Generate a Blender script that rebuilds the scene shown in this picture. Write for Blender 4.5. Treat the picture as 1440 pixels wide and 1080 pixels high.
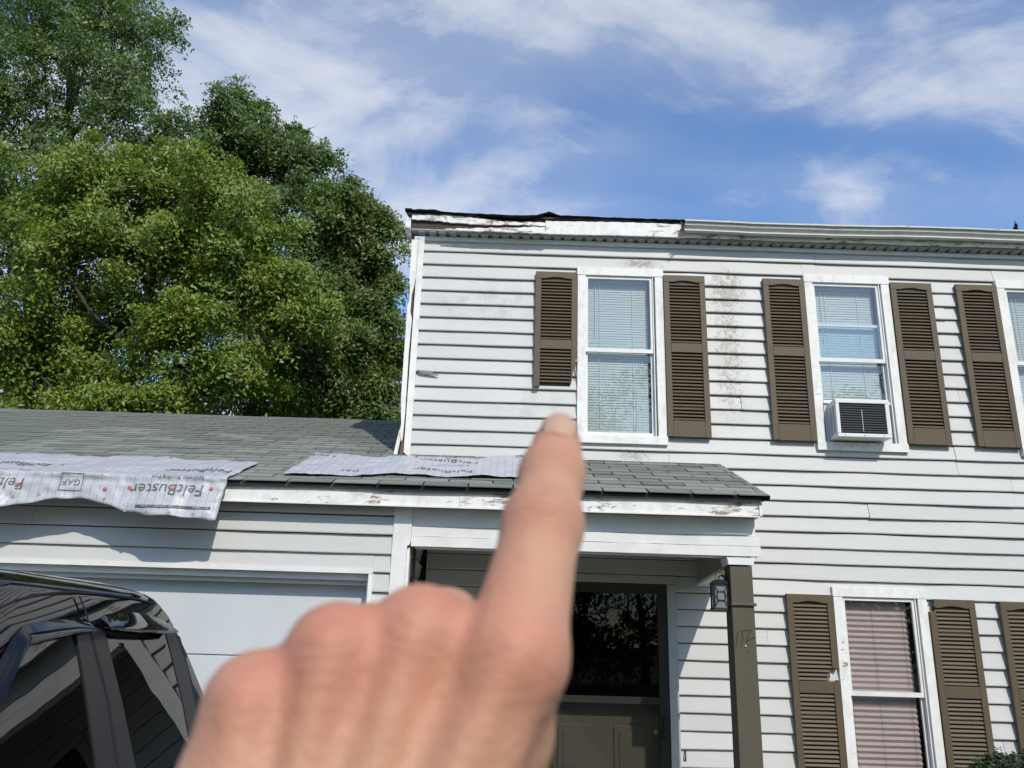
import bpy, bmesh, math, random
import numpy as np
from mathutils import Vector, Matrix, noise as mnoise
R_ = math.radians
random.seed(7); NR = np.random.default_rng(7)
scene = bpy.context.scene
col = scene.collection
for o in list(bpy.data.objects): bpy.data.objects.remove(o)

# ---------------------------------------------------------------- camera
FPX = 1150.0; YAW, PITCH, ROLL = R_(0.348), R_(17.382), R_(-1.692); CZ = 1.70
def cam_axes():
    cy, sy, cp, sp, cr, sr = math.cos(YAW), math.sin(YAW), math.cos(PITCH), math.sin(PITCH), math.cos(ROLL), math.sin(ROLL)
    f = np.array([sy*cp, cy*cp, sp]); r = np.array([cy, -sy, 0.0]); d = np.cross(f, r)
    return cr*r+sr*d, -sr*r+cr*d, f
AX, AD, AF = cam_axes(); EYE = np.array([0, 0, CZ])
camd = bpy.data.cameras.new('camera'); cam = bpy.data.objects.new('camera', camd); col.objects.link(cam)
m = Matrix.Identity(4)
for i in range(3):
    m[i][0] = AX[i]; m[i][1] = -AD[i]; m[i][2] = -AF[i]; m[i][3] = EYE[i]
cam.matrix_world = m
camd.sensor_width = 36; camd.lens = FPX*36/1440; camd.clip_start = 0.02; camd.clip_end = 2000
camd.dof.use_dof = True; camd.dof.focus_distance = 7.0; camd.dof.aperture_fstop = 14
scene.camera = cam
scene.render.resolution_x, scene.render.resolution_y = 1024, 768

# ---------------------------------------------------------------- sky, sun, exposure
SUN = Vector((0.38, -1.0, 0.92)).normalized()
world = bpy.data.worlds.new('World'); scene.world = world; world.use_nodes = True
wn, wl = world.node_tree.nodes, world.node_tree.links
for n in list(wn): wn.remove(n)
wout = wn.new('ShaderNodeOutputWorld'); bg = wn.new('ShaderNodeBackground'); bg.inputs['Strength'].default_value = 0.14
wl.new(bg.outputs[0], wout.inputs[0])
sky = wn.new('ShaderNodeTexSky'); sky.sky_type = 'NISHITA'; sky.sun_disc = False
sky.sun_elevation = math.asin(SUN.z); sky.sun_rotation = math.atan2(SUN.x, SUN.y)
sky.air_density = 1.0; sky.dust_density = 0.6; sky.ozone_density = 2.5; sky.altitude = 100
wtc = wn.new('ShaderNodeTexCoord'); sep = wn.new('ShaderNodeSeparateXYZ'); wl.new(wtc.outputs['Generated'], sep.inputs[0])
def wmath(op, a, b=0.0, c=None):
    n = wn.new('ShaderNodeMath'); n.operation = op
    for i, v in enumerate((a, b) if c is None else (a, b, c)):
        if isinstance(v, (int, float)): n.inputs[i].default_value = v
        else: wl.new(v, n.inputs[i])
    return n.outputs[0]
zc = wmath('ADD', wmath('MAXIMUM', sep.outputs[2], 0.0), 0.22)
comb = wn.new('ShaderNodeCombineXYZ')
wl.new(wmath('DIVIDE', sep.outputs[0], zc), comb.inputs[0]); wl.new(wmath('DIVIDE', sep.outputs[1], zc), comb.inputs[1])
mp = wn.new('ShaderNodeMapping'); mp.inputs['Location'].default_value = (3.1, 7.4, 0); mp.inputs['Rotation'].default_value = (0, 0, R_(24)); mp.inputs['Scale'].default_value = (0.75, 1.15, 1)
wl.new(comb.outputs[0], mp.inputs[0])
def wnoise(scale, detail, rough, dist):
    n = wn.new('ShaderNodeTexNoise'); n.inputs['Scale'].default_value = scale; n.inputs['Detail'].default_value = detail
    n.inputs['Roughness'].default_value = rough; n.inputs['Distortion'].default_value = dist
    wl.new(mp.outputs[0], n.inputs['Vector']); return n.outputs[0]
def wramp(v, a, b, top):
    n = wn.new('ShaderNodeMapRange'); n.interpolation_type = 'SMOOTHSTEP'; wl.new(v, n.inputs[0])
    for i, q in enumerate((a, b, 0.0, top)): n.inputs[i+1].default_value = q
    return n.outputs[0]
big = wnoise(1.5, 3, 0.5, 0.3); mid = wnoise(3.2, 9, 0.58, 0.5); fine = wnoise(9.0, 8, 0.6, 0.4)
veil = wramp(wmath('ADD', wmath('MULTIPLY', big, 0.75), wmath('MULTIPLY', mid, 0.25)), 0.38, 0.70, 0.46)
puff = wramp(wmath('ADD', wmath('MULTIPLY', big, 0.42), wmath('ADD', wmath('MULTIPLY', mid, 0.42), wmath('MULTIPLY', fine, 0.16))), 0.45, 0.635, 0.76)
cover = wmath('MAXIMUM', veil, puff)
tint = wn.new('ShaderNodeMix'); tint.data_type = 'RGBA'; tint.blend_type = 'MULTIPLY'; tint.inputs[0].default_value = 1.0
tint.inputs[7].default_value = (0.82, 0.97, 1.12, 1); wl.new(sky.outputs[0], tint.inputs[6])
cm = wn.new('ShaderNodeMix'); cm.data_type = 'RGBA'; wl.new(cover, cm.inputs[0]); wl.new(tint.outputs[2], cm.inputs[6])
cm.inputs[7].default_value = (4.35, 4.5, 4.75, 1)
wl.new(cm.outputs[2], bg.inputs[0])
sd = bpy.data.lights.new('sun', 'SUN'); sd.energy = 2.6; sd.angle = R_(0.53); sd.color = (1.0, 0.935, 0.83)
so = bpy.data.objects.new('sun', sd); col.objects.link(so); so.rotation_euler = SUN.to_track_quat('Z', 'Y').to_euler(); so.location = (6, -12, 14)
vs = scene.view_settings; vs.view_transform = 'Standard'; vs.look = 'None'; vs.exposure = 0.42; vs.gamma = 1.0; vs.use_curve_mapping = False
try:
    scene.cycles.max_bounces = 7; scene.cycles.transparent_max_bounces = 12
except Exception: pass

# ---------------------------------------------------------------- helpers
def ray(px, py): return AX*((px-720)/FPX)+AD*((py-540)/FPX)+AF
def P(px, py, Y=None, X=None, Z=None):          # a pixel of the photo -> the point of a known plane
    d = ray(px, py); t = Y/d[1] if Y is not None else X/d[0] if X is not None else (Z-CZ)/d[2]
    return EYE+d*t
def CP(px, py, d): return np.array([(px-720)*d/FPX, (py-540)*d/FPX, d])       # camera-space point (x right, y down, z forward)
def cam2w(a): a = np.asarray(a); return EYE+a[..., 0:1]*AX+a[..., 1:2]*AD+a[..., 2:3]*AF

class MB:
    def __init__(s): s.v = []; s.f = []
    def box(s, x0, x1, y0, y1, z0, z1):
        b = len(s.v); s.v += [(x, y, z) for z in (z0, z1) for y in (y0, y1) for x in (x0, x1)]
        s.f += [tuple(b+i for i in q) for q in ((0, 2, 3, 1), (4, 5, 7, 6), (0, 1, 5, 4), (2, 6, 7, 3), (0, 4, 6, 2), (1, 3, 7, 5))]; return s
    def prism_xz(s, pts, y0, y1):               # polygon in x,z (counter-clockwise seen from the front) given depth
        n = len(pts); b = len(s.v)
        s.v += [(x, y0, z) for x, z in pts]+[(x, y1, z) for x, z in pts]
        s.f.append(tuple(range(b, b+n))); s.f.append(tuple(range(b+2*n-1, b+n-1, -1)))
        for i in range(n): j = (i+1) % n; s.f.append((b+j, b+i, b+n+i, b+n+j))
        return s
    def prism_yz(s, pts, x0, x1):
        n = len(pts); b = len(s.v)
        s.v += [(x0, y, z) for y, z in pts]+[(x1, y, z) for y, z in pts]
        s.f.append(tuple(range(b, b+n))); s.f.append(tuple(range(b+2*n-1, b+n-1, -1)))
        for i in range(n): j = (i+1) % n; s.f.append((b+j, b+i, b+n+i, b+n+j))
        return s
    def tube(s, pts, rad, n=8, cap=True):
        pts = [Vector(p) for p in pts]; rad = [rad]*len(pts) if isinstance(rad, (int, float)) else rad
        b = len(s.v); up = Vector((0.31, 0.17, 0.93))
        for i, p in enumerate(pts):
            t = (pts[min(i+1, len(pts)-1)]-pts[max(i-1, 0)]).normalized()
            u = t.cross(up)
            if u.length < 1e-4: u = t.cross(Vector((1, 0, 0)))
            u.normalize(); w = t.cross(u)
            for k in range(n):
                a = 2*math.pi*k/n; q = p+(u*math.cos(a)+w*math.sin(a))*rad[i]; s.v.append(tuple(q))
        for i in range(len(pts)-1):
            for k in range(n):
                k2 = (k+1) % n; s.f.append((b+i*n+k, b+i*n+k2, b+(i+1)*n+k2, b+(i+1)*n+k))
        if cap: s.f.append(tuple(b+k for k in range(n-1, -1, -1))); e = b+(len(pts)-1)*n; s.f.append(tuple(e+k for k in range(n)))
        return s
    def grid(s, P2):                            # P2[i][j] points
        b = len(s.v); ni, nj = len(P2), len(P2[0])
        for r in P2: s.v += [tuple(p) for p in r]
        for i in range(ni-1):
            for j in range(nj-1): s.f.append((b+i*nj+j, b+i*nj+j+1, b+(i+1)*nj+j+1, b+(i+1)*nj+j))
        return s
    def mesh(s, name, mat, smooth=False):
        me = bpy.data.meshes.new(name); me.from_pydata(s.v, [], s.f); me.update()
        bm = bmesh.new(); bm.from_mesh(me); bmesh.ops.recalc_face_normals(bm, faces=bm.faces); bm.to_mesh(me); bm.free()
        if mat: me.materials.append(mat)
        if smooth: me.polygons.foreach_set('use_smooth', [True]*len(me.polygons))
        return me
    def build(s, name, mat, parent=None, smooth=False, bevel=0): return ob(name, s.mesh(name, mat, smooth), parent, bevel=bevel)
def ob(name, me, parent=None, loc=None, rot=None, bevel=0):
    o = bpy.data.objects.new(name, me); col.objects.link(o)
    if loc is not None: o.location = loc
    if rot is not None: o.rotation_euler = rot
    if parent is not None:
        o.parent = parent
        if parent.type == 'EMPTY': o.matrix_parent_inverse = Matrix.Translation(-parent.location)
    if bevel:
        b = o.modifiers.new('bevel', 'BEVEL'); b.width = bevel; b.segments = 2; b.limit_method = 'ANGLE'
    return o
def thing(name, label, cat, loc, group=None):
    o = bpy.data.objects.new(name, None); col.objects.link(o); o.location = loc; o.empty_display_size = 0.2
    return tag(o, label, cat, group)
def tag(o, label, cat, group=None):
    o['label'] = label; o['category'] = cat
    if group: o['group'] = group
    return o
def setting(o): o['kind'] = 'structure'; return o
def stuff(o): o['kind'] = 'stuff'; return o

# ---------------------------------------------------------------- materials
class NT:
    def __init__(s, name):
        s.m = bpy.data.materials.new(name); s.m.use_nodes = True; s.t = s.m.node_tree; s.n = s.t.nodes; s.l = s.t.links
        s.b = s.n['Principled BSDF']; s.out = s.n['Material Output']
        s.geo = s.n.new('ShaderNodeNewGeometry'); s.pos = s.geo.outputs['Position']
        s.xyz = s.n.new('ShaderNodeSeparateXYZ'); s.l.new(s.pos, s.xyz.inputs[0])
    def put(s, sock, v):
        if hasattr(v, 'is_linked') or hasattr(v, 'links'): s.l.new(v, sock)
        elif isinstance(v, (tuple, list)) and len(v) == 3 and sock.type == 'RGBA': sock.default_value = (*v, 1)
        else: sock.default_value = v
    def math(s, op, a, b=0.0, clamp=False):
        n = s.n.new('ShaderNodeMath'); n.operation = op; n.use_clamp = clamp; s.put(n.inputs[0], a); s.put(n.inputs[1], b); return n.outputs[0]
    def noise(s, scale, detail=4, rough=0.55, vec=None, dist=0.0, stretch=None):
        n = s.n.new('ShaderNodeTexNoise'); n.inputs['Scale'].default_value = scale; n.inputs['Detail'].default_value = detail
        n.inputs['Roughness'].default_value = rough; n.inputs['Distortion'].default_value = dist
        v = vec or s.pos
        if stretch:
            mp = s.n.new('ShaderNodeMapping'); mp.inputs['Scale'].default_value = stretch; s.l.new(v, mp.inputs[0]); v = mp.outputs[0]
        s.l.new(v, n.inputs['Vector']); return n.outputs[0]
    def ramp(s, v, p0, p1): 
        n = s.n.new('ShaderNodeMapRange'); n.inputs[1].default_value = p0; n.inputs[2].default_value = p1; s.put(n.inputs[0], v); n.clamp = True; return n.outputs[0]
    def mix(s, f, a, b, mode='MIX'):
        n = s.n.new('ShaderNodeMix'); n.data_type = 'RGBA'; n.blend_type = mode; s.put(n.inputs[0], f); s.put(n.inputs[6], a); s.put(n.inputs[7], b); return n.outputs[2]
    def scale(s, c, f):
        n = s.n.new('ShaderNodeVectorMath'); n.operation = 'SCALE'; s.put(n.inputs[0], c) if not isinstance(c, tuple) else setattr(n.inputs[0], 'default_value', c); s.put(n.inputs['Scale'], f); return n.outputs[0]
    def rand(s): return s.n.new('ShaderNodeObjectInfo').outputs['Random']
    def blob(s, cx, cz, sx, sz):
        a = s.math('POWER', s.math('ABSOLUTE', s.math('DIVIDE', s.math('SUBTRACT', s.xyz.outputs[0], cx), sx)), 2.0)
        b = s.math('POWER', s.math('ABSOLUTE', s.math('DIVIDE', s.math('SUBTRACT', s.xyz.outputs[2], cz), sz)), 2.0)
        return s.math('EXPONENT', s.math('MULTIPLY', s.math('ADD', a, b), -1.0))
    def bump(s, h, strength=0.3, dist=0.01):
        n = s.n.new('ShaderNodeBump'); n.inputs['Strength'].default_value = strength; n.inputs['Distance'].default_value = dist
        s.put(n.inputs['Height'], h); s.l.new(n.outputs[0], s.b.inputs['Normal']); return n
    def fin(s, color, rough=0.6, spec=0.4, metallic=0.0):
        s.put(s.b.inputs['Base Color'], color); s.put(s.b.inputs['Roughness'], rough); s.b.inputs['Specular IOR Level'].default_value = spec; s.b.inputs['Metallic'].default_value = metallic
        return s.m
def M(name, base, rough=0.6, var=0.12, scale=6, bump=0.08, bscale=60, spec=0.4, rnd=0.0, metallic=0.0, stretch=None):
    t = NT(name); n = t.noise(scale, 5, 0.6, stretch=stretch); f = t.math('ADD', 1-var, t.math('MULTIPLY', n, 2*var))
    if rnd: f = t.math('MULTIPLY', f, t.math('ADD', 1-rnd, t.math('MULTIPLY', t.rand(), 2*rnd)))
    if bump: t.bump(t.noise(bscale, 3), bump, 0.005)
    return t.fin(t.scale(base, f), rough, spec, metallic)

def siding_mat():
    t = NT('weathered_vinyl_siding')
    n1 = t.noise(1.6, 5, 0.6, stretch=(0.5, 1, 2.0)); n2 = t.noise(14, 5, 0.65, stretch=(0.35, 1, 1.6))
    f = t.math('ADD', 0.86, t.math('ADD', t.math('MULTIPLY', n1, 0.14), t.math('MULTIPLY', n2, 0.12)))
    f = t.math('MULTIPLY', f, t.math('ADD', 0.95, t.math('MULTIPLY', t.rand(), 0.10)))
    c = t.scale((0.54, 0.536, 0.515), f)
    dirt = t.noise(30, 7, 0.74, stretch=(1.0, 1, 0.9), dist=0.6); soft = t.noise(7, 5, 0.7)
    # mildew and grime that grows at a few places on the wall
    mild = t.math('ADD', t.math('MAXIMUM', t.blob(1.93, 4.72, 0.17, 0.2), t.math('MULTIPLY', t.blob(1.92, 4.15, 0.16, 0.7), 0.72)),
                  t.math('MAXIMUM', t.math('MULTIPLY', t.blob(1.16, 4.96, 0.2, 0.05), 0.9), t.math('MULTIPLY', t.blob(1.08, 3.2, 0.17, 0.05), 0.75)))
    mm = t.math('MULTIPLY', t.ramp(t.math('ADD', dirt, t.math('MULTIPLY', mild, 0.24)), 0.60, 0.74), t.ramp(mild, 0.06, 0.4))
    c = t.mix(t.math('MULTIPLY', t.math('MULTIPLY', t.ramp(mild, 0.15, 0.9), t.ramp(soft, 0.3, 0.7)), 0.75), c, (0.32, 0.31, 0.27))
    c = t.mix(t.math('MULTIPLY', mm, 0.75), c, (0.19, 0.175, 0.135))
    smud = t.math('MULTIPLY', t.math('MAXIMUM', t.blob(-0.2, 4.55, 0.5, 0.16), t.blob(0.15, 3.62, 0.3, 0.1)), t.ramp(soft, 0.42, 0.72))
    c = t.mix(t.math('MULTIPLY', smud, 0.75), c, (0.27, 0.275, 0.26))
    streak = t.ramp(t.noise(5.0, 6, 0.7, stretch=(2.6, 1, 0.22)), 0.6, 0.85)
    c = t.mix(t.math('MULTIPLY', streak, 0.4), c, (0.4, 0.39, 0.35))
    t.bump(t.noise(24, 4, 0.6, stretch=(0.25, 1, 2)), 0.10, 0.006)
    return t.fin(c, 0.5, 0.35)
def peel_mat(name, amount, base=(0.8, 0.79, 0.76)):
    t = NT(name)
    n = t.noise(14, 10, 0.74, dist=0.5, stretch=(0.5, 1, 1.6)); big = t.noise(1.7, 3, 0.5)
    e = t.math('ADD', n, t.math('MULTIPLY', t.math('SUBTRACT', big, 0.5), 0.5))
    mask = t.ramp(e, amount-0.01, amount+0.04)
    wood = t.mix(t.noise(40, 4, 0.6, stretch=(0.1, 1, 3)), (0.17, 0.125, 0.09), (0.42, 0.33, 0.25))
    dirt = t.math('MULTIPLY', t.ramp(t.noise(13, 7, 0.74, stretch=(1, 1, 0.6)), 0.46, 0.74), 0.55)
    c = t.mix(mask, t.mix(dirt, base, (0.42, 0.39, 0.33)), wood)
    t.bump(t.math('SUBTRACT', t.math('MULTIPLY', t.noise(30, 3), 0.3), mask), 0.5, 0.004)
    return t.fin(c, 0.6, 0.35)
def pane_mat(name, ior, tint=(1, 1, 1), rough=0.01):
    t = NT(name); t.n.remove(t.b)
    g = t.n.new('ShaderNodeBsdfGlossy'); g.inputs['Roughness'].default_value = rough; tr = t.n.new('ShaderNodeBsdfTransparent'); tr.inputs[0].default_value = (*tint, 1)
    fr = t.n.new('ShaderNodeFresnel'); fr.inputs[0].default_value = ior
    bp = t.n.new('ShaderNodeBump'); bp.inputs['Strength'].default_value = 0.10; bp.inputs['Distance'].default_value = 0.01
    t.l.new(t.noise(2.2, 2), bp.inputs['Height']); t.l.new(bp.outputs[0], g.inputs['Normal'])
    mx = t.n.new('ShaderNodeMixShader'); t.l.new(t.math('MULTIPLY', fr.outputs[0], t.math('SUBTRACT', 1.0, t.geo.outputs['Backfacing'])), mx.inputs[0]); t.l.new(tr.outputs[0], mx.inputs[1]); t.l.new(g.outputs[0], mx.inputs[2]); t.l.new(mx.outputs[0], t.out.inputs[0])
    return t.m
def leaf_mat(name, c0, c1, trans):
    t = NT(name); t.n.remove(t.b)
    at = t.n.new('ShaderNodeAttribute'); at.attribute_name = 'shade'
    c = t.mix(t.math('ADD', t.math('MULTIPLY', at.outputs['Fac'], 0.75), t.math('MULTIPLY', t.noise(0.8, 3), 0.25)), c0, c1)
    d = t.n.new('ShaderNodeBsdfPrincipled'); t.l.new(c, d.inputs['Base Color']); d.inputs['Roughness'].default_value = 0.42; d.inputs['Specular IOR Level'].default_value = 0.45
    tl = t.n.new('ShaderNodeBsdfTranslucent'); t.l.new(t.mix(1.0, c, (1.25, 1.35, 0.55), 'MULTIPLY'), tl.inputs[0])
    mx = t.n.new('ShaderNodeMixShader'); mx.inputs[0].default_value = trans; t.l.new(d.outputs[0], mx.inputs[1]); t.l.new(tl.outputs[0], mx.inputs[2]); t.l.new(mx.outputs[0], t.out.inputs[0])
    return t.m
def shingle_mat():
    t = NT('asphalt_shingle')
    g = t.noise(260, 2, 0.7); n = t.noise(3.5, 4, 0.6); w = t.noise(11, 5, 0.7, stretch=(1, 0.4, 0.4))
    f = t.math('ADD', 0.54, t.math('ADD', t.math('MULTIPLY', g, 0.5), t.math('MULTIPLY', n, 0.35)))
    f = t.math('MULTIPLY', f, t.math('ADD', 0.76, t.math('MULTIPLY', t.rand(), 0.48)))
    c = t.mix(t.ramp(w, 0.5, 0.75), (0.2, 0.215, 0.19), (0.235, 0.235, 0.185))
    t.bump(g, 0.5, 0.004)
    return t.fin(t.scale(c, f), 0.9, 0.2)
def felt_mat():
    t = NT('roofing_felt_print')
    uv = t.n.new('ShaderNodeUVMap'); uv.uv_map = 'UVMap'; s = t.n.new('ShaderNodeSeparateXYZ'); t.l.new(uv.outputs[0], s.inputs[0])
    wob = t.math('MULTIPLY', t.math('SUBTRACT', t.noise(3, 2), 0.5), 0.02)
    def line(v, pitch, w): 
        fr = t.math('FRACT', t.math('DIVIDE', t.math('ADD', v, wob), pitch)); return t.math('LESS_THAN', fr, w/pitch)
    lines = t.math('MAXIMUM', line(s.outputs[0], 0.056, 0.0042), t.math('MULTIPLY', line(s.outputs[1], 0.095, 0.003), 0.6))
    base = t.mix(t.noise(5, 5, 0.65), (0.36, 0.375, 0.41), (0.5, 0.51, 0.53))
    dirt = t.ramp(t.noise(8, 6, 0.7), 0.58, 0.85)
    c = t.mix(t.math('MULTIPLY', dirt, 0.3), base, (0.35, 0.34, 0.32)); c = t.mix(t.math('MULTIPLY', lines, 0.5), c, (0.12, 0.125, 0.14))
    t.bump(t.noise(26, 5, 0.6, dist=0.8), 0.35, 0.008)
    return t.fin(c, 0.42, 0.5)
def skin_mat(creases=()):
    t = NT('skin'); at = t.n.new('ShaderNodeAttribute'); at.attribute_name = 'red'
    n = t.noise(70, 5, 0.65); n2 = t.noise(420, 3, 0.6); n3 = t.noise(28, 3, 0.5)
    c = t.mix(at.outputs['Fac'], (0.50, 0.285, 0.18), (0.50, 0.212, 0.14)); c = t.mix(t.math('MULTIPLY', t.ramp(n, 0.42, 0.72), 0.5), c, (0.44, 0.195, 0.12))
    c = t.mix(t.math('MULTIPLY', t.ramp(n3, 0.5, 0.8), 0.4), c, (0.53, 0.325, 0.205))
    h = t.math('ADD', t.math('MULTIPLY', n2, 0.35), t.math('MULTIPLY', t.noise(160, 5, 0.65, dist=0.9), 0.9))
    dark = None
    for cen, axis, sig, freq, amp in creases:
        def vm(op, a, b):
            q = t.n.new('ShaderNodeVectorMath'); q.operation = op
            for i, v in enumerate((a, b)):
                if isinstance(v, tuple): q.inputs[i].default_value = v
                else: t.l.new(v, q.inputs[i])
            return q
        rel = vm('SUBTRACT', t.pos, cen).outputs[0]; along = vm('DOT_PRODUCT', rel, axis).outputs['Value']; ln = t.n.new('ShaderNodeVectorMath'); ln.operation = 'LENGTH'; t.l.new(rel, ln.inputs[0])
        g = t.math('EXPONENT', t.math('MULTIPLY', t.math('POWER', t.math('DIVIDE', ln.outputs['Value'], sig), 2.0), -1.0))
        wv = t.math('POWER', t.math('ABSOLUTE', t.math('SINE', t.math('ADD', t.math('MULTIPLY', along, freq), t.math('MULTIPLY', t.noise(110, 3), 6.0)))), 0.5)
        gr = t.math('MULTIPLY', t.math('MULTIPLY', g, t.math('SUBTRACT', 1.0, wv)), amp)
        h = t.math('SUBTRACT', h, t.math('MULTIPLY', gr, 2.2)); dark = gr if dark is None else t.math('MAXIMUM', dark, gr)
    if dark is not None: c = t.mix(t.math('MULTIPLY', dark, 0.8, True), c, (0.26, 0.10, 0.07))
    t.bump(h, 0.55, 0.0016)
    t.b.inputs['Subsurface Weight'].default_value = 0.1; t.b.inputs['Subsurface Radius'].default_value = (0.005, 0.002, 0.0012); t.b.inputs['Subsurface Scale'].default_value = 0.5
    return t.fin(c, 0.52, 0.3)
def paint_black():
    t = NT('black_car_paint'); t.b.inputs['Coat Weight'].default_value = 1.0; t.b.inputs['Coat Roughness'].default_value = 0.02; t.b.inputs['Coat IOR'].default_value = 1.5
    t.bump(t.noise(1.6, 2), 0.04, 0.02)
    return t.fin((0.003, 0.0034, 0.005), 0.4, 0.0)

SIDING = siding_mat()
TRIM = M('white_trim_paint', (0.72, 0.71, 0.685), 0.5, 0.20, 7, 0.06, 50)
PEEL = peel_mat('peeling_white_fascia', 0.585); PEELX = peel_mat('rotten_white_fascia', 0.545); PEELS = peel_mat('scuffed_white_trim', 0.69)
BROWN = M('brown_shutter_paint', (0.104, 0.077, 0.046), 0.55, 0.12, 9, 0.08, 70, 0.35)
BROWNS = M('brown_louver_paint', (0.104, 0.077, 0.047), 0.55, 0.12, 9, 0.05, 70, 0.35, rnd=0.07)
OLIVE = M('olive_brown_paint', (0.092, 0.08, 0.054), 0.6, 0.14, 7, 0.1, 60, 0.3)
SHINGLE = shingle_mat(); FELT = felt_mat()
DARK = M('dark_interior', (0.03, 0.03, 0.03), 0.9, 0.1, 3, 0)
BLACKFELT = M('black_felt_edge', (0.004, 0.004, 0.006), 0.9, 0.3, 12, 0.3, 40, 0.1)
WOOD = M('bare_rotten_wood', (0.2, 0.125, 0.08), 0.85, 0.45, 22, 0.5, 50, 0.2, stretch=(1, 1, 0.3))
GUTTER = peel_mat('old_aluminium_gutter', 0.70, (0.6, 0.6, 0.56))
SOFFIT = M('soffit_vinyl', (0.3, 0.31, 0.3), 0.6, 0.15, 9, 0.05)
BLIND = M('white_blind', (0.47, 0.47, 0.45), 0.5, 0.05, 8, 0)
SHADE = M('mauve_pleated_shade', (0.45, 0.37, 0.355), 0.8, 0.1, 6, 0.05)
PANE = pane_mat('window_glass', 2.25, (0.93, 0.97, 0.97)); PANED = pane_mat('storm_glass', 1.5, (0.85, 0.85, 0.85)); PANEL = pane_mat('lower_window_glass', 1.8, (0.95, 0.95, 0.95))
ACW = M('air_conditioner_casing', (0.72, 0.73, 0.72), 0.45, 0.08, 12, 0.05); ACD = M('condenser_fins', (0.045, 0.047, 0.05), 0.5, 0.25, 30, 0.1, metallic=0.3)
IRON = M('black_iron', (0.012, 0.012, 0.013), 0.45, 0.2, 20, 0.1)
GARDOOR = M('garage_door_paint', (0.55, 0.575, 0.585), 0.5, 0.10, 2.2, 0.04, 30)
CONC = M('concrete', (0.24, 0.235, 0.22), 0.85, 0.2, 3, 0.2, 40); LAWN = M('lawn_soil', (0.05, 0.075, 0.025), 0.95, 0.4, 5, 0.5, 30); ASPH = M('asphalt', (0.05, 0.05, 0.052), 0.9, 0.2, 8, 0.3, 60)
BARK = M('bark', (0.055, 0.045, 0.036), 0.9, 0.35, 9, 0.5, 30); BLACKPAINT = paint_black()
TINT = pane_mat('tinted_car_glass', 1.7, (0.03, 0.035, 0.035)); TRIMBLK = M('matte_black_trim', (0.016, 0.016, 0.017), 0.42, 0.08, 20, 0.02); RUBBER = M('rubber', (0.012, 0.012, 0.012), 0.75, 0.1, 20, 0.1)
CHROME = M('metal_rim', (0.5, 0.5, 0.5), 0.25, 0.05, 5, 0, metallic=1.0); INK = M('printed_black', (0.12, 0.12, 0.125), 0.5, 0.1, 20, 0); REDINK = M('red_cap', (0.5, 0.14, 0.11), 0.5, 0.1, 20, 0)
LAMPG = M('frosted_lantern_glass', (0.2, 0.21, 0.23), 0.25, 0.08, 12, 0); REDLAMP = M('red_lamp', (0.35, 0.01, 0.01), 0.2, 0.05, 5, 0)

# ---------------------------------------------------------------- setting: ground
D = 6.687                                       # main front wall
gm = MB().box(-400, 400, -400, 600, -0.5, -0.004); setting(gm.build('ground', LAWN))
setting(MB().box(-6.3, -0.35, -9, 5.62, -0.1, 0.02).build('driveway', CONC))
setting(MB().box(0.15, 1.65, -9.1, 5.44, -0.1, 0.03).build('path', CONC))
setting(MB().box(-300, 300, -15.5, -9.15, -0.2, 0.004).build('road', ASPH))

# ---------------------------------------------------------------- the house
HX1 = 8.6
house = thing('house', 'two-storey white-sided house with brown shutters, attached garage and torn eaves', 'house', (2.0, D+3.5, 0.0))
wall = MB(); wall.box(-0.86, HX1, D+0.14, D+7.6, 0.0, 5.14); wall.box(-6.9, -0.9, 5.83, 11.9, 0, 2.5)
wall.box(-0.86, -0.62, D+0.02, D+0.14, 0, 5.13); wall.box(HX1-0.1, HX1, D+0.02, D+0.14, 0, 5.13)
wall.box(-0.62, HX1-0.1, D+0.02, D+0.14, 0.0, 0.13); wall.box(-0.62, HX1-0.1, D+0.02, D+0.14, 5.0, 5.13)
wall = wall.build('wall', DARK, house)
LAP = 0.127; Z0 = 5.1475
PROF = [(0.0, 0.0), (0.0, -0.0175), (0.007, -0.0195), (0.018, -0.0175), (LAP, 0.003)]     # (height above lap, y)
def prof_y(h):
    for (h0, y0), (h1, y1) in zip(PROF[1:], PROF[2:]):
        if h <= h1: return y0+(y1-y0)*(h-h0)/max(h1-h0, 1e-6)
    return PROF[-1][1]
def board(x0, x1, zb, lo, hi, Y, parent, name='siding_board', axis='x', out=1):
    """one lapped siding board: lap line at zb, clipped to lo..hi above it"""
    if x1-x0 < 0.012 or hi-lo < 0.008: return
    hs = [lo]+[h for h, _ in PROF[2:-1] if lo < h < hi]+[hi]
    pr = [(lo, 0.012)]+[(h, prof_y(h)) for h in hs]
    n = max(2, int((x1-x0)/0.22)+1); pts = []
    ph = random.uniform(0, 9); am = random.uniform(0.0008, 0.0034); tilt = random.uniform(-0.0012, 0.0012)
    for i in range(n):
        x = x0+(x1-x0)*i/(n-1); w = am*math.sin(x*3.1+ph)+0.6*am*math.sin(x*7.7+2*ph); dz = tilt*(x-x0)+0.6*w
        if axis == 'x': pts.append([(x, Y+y+w*(1 if j else 0.2), zb+h+(dz if 0 < j < len(pr)-1 else 0)) for j, (h, y) in enumerate(pr)])
        else: pts.append([(Y-out*(y+w), x, zb+h) for j, (h, y) in enumerate(pr)])
    o = MB().grid(pts).build(name, SIDING, parent, smooth=False); return o
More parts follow.
